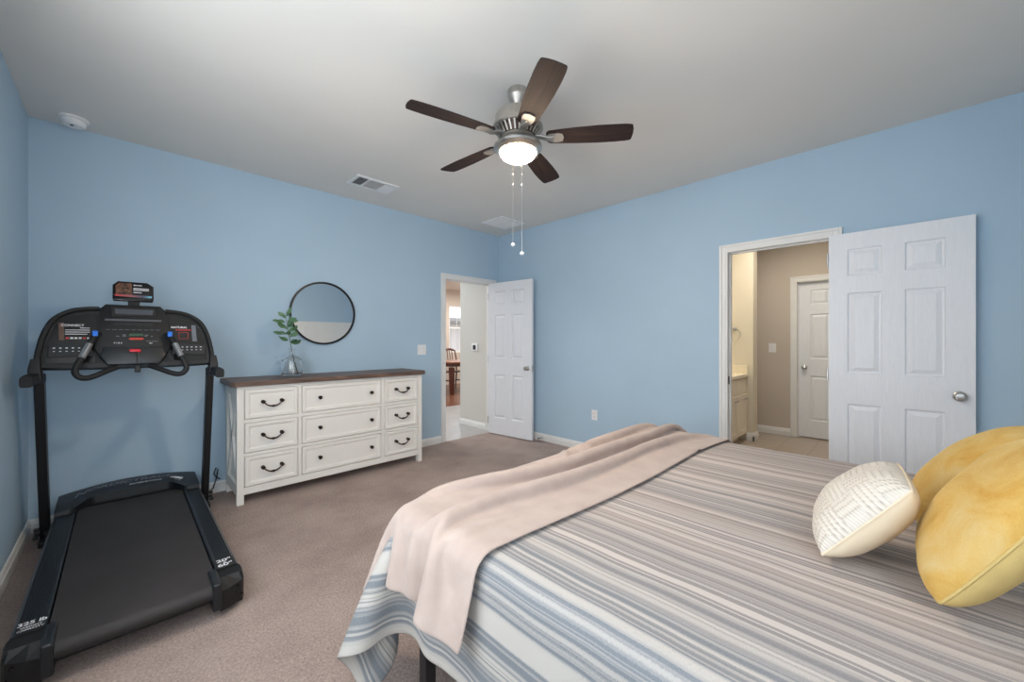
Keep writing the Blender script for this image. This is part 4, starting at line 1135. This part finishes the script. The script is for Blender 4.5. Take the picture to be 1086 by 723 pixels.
def cloth(nx, ny, X, rest_x, rest_y, steps, boxes, iters=14, fric=.5, damp=.985, pin=None, floor=0.012, stiff_b=.35):
    """small position-based cloth; X is (nx, ny, 3); boxes are rounded boxes (lo, hi, radius)"""
    X = X.astype(np.float64).copy(); V = np.zeros_like(X)
    dt = 1/60/iters; g = np.array([0, 0, -9.81])
    def con(A, B, L, k):
        d = B-A; n = np.linalg.norm(d, axis=-1, keepdims=True)+1e-9
        c = d*((n-L)/n)*.5*k
        A += c; B -= c
    dd = math.hypot(rest_x, rest_y)
    for st in range(steps):
        for it in range(iters):
            V += g*dt; V *= damp**(1/iters*1.0)
            Pv = X.copy(); X = X + V*dt
            for o in (0, 1):
                a = X[o:nx-1:2]; b = X[o+1:nx:2]; k = min(len(a), len(b)); con(a[:k], b[:k], rest_x, 1)
                a = X[:, o:ny-1:2]; b = X[:, o+1:ny:2]; k = min(a.shape[1], b.shape[1]); con(a[:, :k], b[:, :k], rest_y, 1)
            for o in (0, 1):
                for (ys, yt) in ((slice(0, ny-1), slice(1, ny)), (slice(1, ny), slice(0, ny-1))):
                    a = X[o:nx-1:2, ys]; b = X[o+1:nx:2, yt]; k = min(len(a), len(b)); con(a[:k], b[:k], dd, .3)
            for o in (0, 1, 2, 3):
                a = X[o:nx-2:4]; b = X[o+2:nx:4]; k = min(len(a), len(b)); con(a[:k], b[:k], rest_x*2, stiff_b)
                a = X[:, o:ny-2:4]; b = X[:, o+2:ny:4]; k = min(a.shape[1], b.shape[1]); con(a[:, :k], b[:, :k], rest_y*2, stiff_b)
            for lo, hi, rad in boxes:
                c = (lo+hi)/2; hh = (hi-lo)/2-rad
                q = X-c; cl = np.clip(q, -hh, hh); d = q-cl
                dist = np.linalg.norm(d, axis=-1)
                inside = dist < 1e-9
                m_ = (dist < rad) & ~inside
                if m_.any():
                    n = d[m_]/dist[m_][:, None]
                    X[m_] = c + cl[m_] + n*rad
                    mv = X[m_]-Pv[m_]; tn = mv-(mv*n).sum(-1, keepdims=True)*n
                    X[m_] -= tn*fric
                if inside.any():
                    qi = q[inside]; pen = hh+rad-np.abs(qi); ax = pen.argmin(-1)
                    for k in range(3):
                        s = ax == k; qi[s, k] = np.sign(qi[s, k])*(hh[k]+rad)
                    X[inside] = c+qi
            lowm = X[..., 2] < floor
            X[..., 2][lowm] = floor
            if pin is not None: X[pin[0]] = pin[1]
            V = (X-Pv)/dt
            sp = np.linalg.norm(V, axis=-1, keepdims=True); V *= np.minimum(1, 3.0/np.maximum(sp, 1e-6))
    return X

def cloth_object(name, X, ux, uy, mat, thick=.004, sub=1):
    nx, ny = X.shape[:2]
    me = bpy.data.meshes.new(name)
    idx = np.arange(nx*ny).reshape(nx, ny)
    faces = np.stack([idx[:-1, :-1], idx[1:, :-1], idx[1:, 1:], idx[:-1, 1:]], -1).reshape(-1, 4)
    me.from_pydata(X.reshape(-1, 3).tolist(), [], faces.tolist())
    uvl = me.uv_layers.new(name='UVMap')
    U = np.stack(np.meshgrid(ux, uy, indexing='ij'), -1).reshape(-1, 2)
    li = np.empty(len(me.loops), dtype=np.int32); me.loops.foreach_get('vertex_index', li)
    uvl.data.foreach_set('uv', U[li].astype(np.float32).ravel())
    me.shade_smooth(); me.materials.append(mat); me.update()
    o = bpy.data.objects.new(name, me); COL.objects.link(o)
    sm = o.modifiers.new('solid', 'SOLIDIFY'); sm.thickness = thick; sm.offset = 1
    ss = o.modifiers.new('sub', 'SUBSURF'); ss.levels = sub; ss.render_levels = sub
    return o

box_mat = (np.array([BXl, BYh, BB-.03]), np.array([BXr, BYf, BT+.005]), .05)
rng = np.random.default_rng(3)
# bedspread
sx0, sx1, sy0, sy1 = BXl-.385, BXr+.38, -4.70, BYf+.42
nx, ny = 96, 84
gx, gy = np.linspace(sx0, sx1, nx), np.linspace(sy0, sy1, ny)
X0 = np.zeros((nx, ny, 3)); X0[..., 0] = gx[:, None]; X0[..., 1] = gy[None, :]
X0[..., 2] = BT+.02 + .004*rng.standard_normal((nx, ny))
spread = cloth(nx, ny, X0, gx[1]-gx[0], gy[1]-gy[0], 95, [box_mat], iters=12, fric=.6, damp=.97)
so = cloth_object('bedspread', spread, gx-sx0, gy-sy0, M['spread'])
tag(so, 'cream and grey-blue striped woven bedspread draped over the bed', 'bedspread')

# throw across the foot of the bed
big = (np.array([BXl-.022, BYh, BB-.05]), np.array([BXr+.022, BYf+.022, BT+.018]), .06)
nx2, ny2 = 110, 50
tw, tl = .84, (BXr+.16)-(BXl-.25)
gx2 = np.linspace(BXl-.25, BXr+.16, nx2); gy2 = np.linspace(0, tw, ny2)
X1 = np.zeros((nx2, ny2, 3))
f_ = (gx2-gx2[0])/tl
ynear = -3.212+.014*np.sin(f_*5) + .13*(1-np.clip(f_/.22, 0, 1)); yfar = BYf+.03+.20*(1-np.clip(f_/.34, 0, 1))
tt = gy2/tw
X1[..., 0] = gx2[:, None]
X1[..., 1] = ynear[:, None] + (yfar-ynear)[:, None]*tt[None, :]
ph = np.cumsum(rng.standard_normal(nx2))*.10
def smooth_noise(shape, kx, ky):
    a = rng.standard_normal((kx+3, ky+3)); xi = np.linspace(0, kx, shape[0]); yi = np.linspace(0, ky, shape[1])
    def w(t): t = t-np.floor(t); return t*t*(3-2*t)
    ix, iy = np.floor(xi).astype(int), np.floor(yi).astype(int); wx, wy = w(xi)[:, None], w(yi)[None, :]
    g = lambda dx, dy: a[np.ix_(ix+dx, iy+dy)]
    return (g(0,0)*(1-wx)+g(1,0)*wx)*(1-wy) + (g(0,1)*(1-wx)+g(1,1)*wx)*wy
X1[..., 2] = BT+.045 + .010*np.sin(2*np.pi*(4.2*tt[None, :]) + ph[:, None]*1.6 + 2.6*f_[:, None]) * (0.25+.75*np.sin(np.pi*np.clip(tt, 0, 1)))[None, :] + (.009*smooth_noise((nx2, ny2), 7, 8) + .008*smooth_noise((nx2, ny2), 14, 16)*np.clip(f_*1.5, .2, 1)[:, None])*np.clip(tt*5, 0, 1)[None, :]
thr = cloth(nx2, ny2, X1, gx2[1]-gx2[0], gy2[1]-gy2[0], 70, [big], iters=12, fric=.75, damp=.96, stiff_b=.12)
to = cloth_object('throw_blanket', thr, gx2-gx2[0], gy2, M['throw'], thick=.008)
tag(to, 'blush pink fleece throw laid across the foot of the bed', 'blanket')

# ---------------------------------------------------------------- cushions
def cushion(name, B0, a, b, size, thick, mf, mb, label, cat='cushion', pinch=.07, corner=.0, seed=1, parts=('front_cover', 'back_cover'), group=None):
    """B0 lower near corner, a along the bottom edge, b up the face"""
    B0, a, b = Vector(B0), Vector(a).normalized(), Vector(b)
    b = (b - a*b.dot(a)).normalized(); n = a.cross(b)
    if n.z < 0: n = -n
    c = B0 + a*size/2 + b*size/2
    root = empty(name, tuple(c)); tag(root, label, cat, group)
    Ng = 41; rnd = np.random.default_rng(seed)
    wr = rnd.uniform(0, 6.28, 6)
    for side, mat, pn in ((1, mf, parts[0]), (-1, mb, parts[1])):
        m = bmesh.new(); uvl = m.loops.layers.uv.new('UVMap'); g = []; uvs = {}
        for i in range(Ng):
            row = []
            for j in range(Ng):
                u = math.sin(math.pi/2*(-1+2*i/(Ng-1))); v = math.sin(math.pi/2*(-1+2*j/(Ng-1)))
                cr = 1-corner*(u*u*v*v)**1.2; pu = u*(1-pinch*(1-v*v))*cr; pv = v*(1-pinch*(1-u*u))*cr
                h = thick/2*((1-u*u)*(1-v*v))**.46
                e = max(abs(u), abs(v))
                h *= 1 + .05*math.sin(5*u+wr[0])*math.sin(4*v+wr[1])
                rr = math.atan2(v, u)
                h += .006*size*math.sin(14*rr+wr[2])*max(0, e-.55)*max(0, 1-e)*8
                p = a*pu*size/2 + b*pv*size/2 + n*side*h
                vt = m.verts.new(p); uvs[vt] = ((pu+1)/2, (pv+1)/2); row.append(vt)
            g.append(row)
        for i in range(Ng-1):
            for j in range(Ng-1):
                q = (g[i][j], g[i+1][j], g[i+1][j+1], g[i][j+1])
                fc = m.faces.new(q if side > 0 else q[::-1])
                for lp in fc.loops: lp[uvl].uv = uvs[lp.vert]
        me = bpy.data.meshes.new(pn); m.to_mesh(me); m.free()
        link_mesh(pn, me, mat, root, True, local=True, angle=180)
    # seam piping
    m = MB(); pts = []
    for k in range(160):
        t = k/160*4; s = t % 1*2-1; q = int(t)
        u, v = ((s, -1), (1, s), (-s, 1), (-1, -s))[q]
        cr = 1-corner*(u*u*v*v)**1.2; pts.append((a*u*(1-pinch*(1-v*v)) + b*v*(1-pinch*(1-u*u)))*cr*size/2)
    m.tube(pts+[pts[0]], .0035, 6, cap=False); m.build('seam', mb, root, True, local=True)
    return root
TOPZ = BT+.018
def lean(th, be): return (math.cos(th), math.sin(th), 0), (math.sin(th)*math.cos(be), -math.cos(th)*math.cos(be), math.sin(be))
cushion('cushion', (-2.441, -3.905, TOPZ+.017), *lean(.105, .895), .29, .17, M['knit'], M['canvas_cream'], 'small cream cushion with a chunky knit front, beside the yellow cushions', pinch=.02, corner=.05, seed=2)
cushion('cushion', (-2.563, -4.108, TOPZ+.017), *lean(-.001, 1.039), .42, .175, M['velvet'], M['canvas_yellow'], 'large yellow velvet cushion nearest the camera on the bed', pinch=.04, corner=.13, seed=5, group='yellow velvet cushions')
cushion('cushion', (-2.03, -4.075, TOPZ+.017), *lean(-.188, .80), .43, .25, M['velvet'], M['canvas_yellow'], 'yellow velvet cushion farther back, behind the knit cushion', pinch=.02, corner=.12, seed=9, group='yellow velvet cushions')
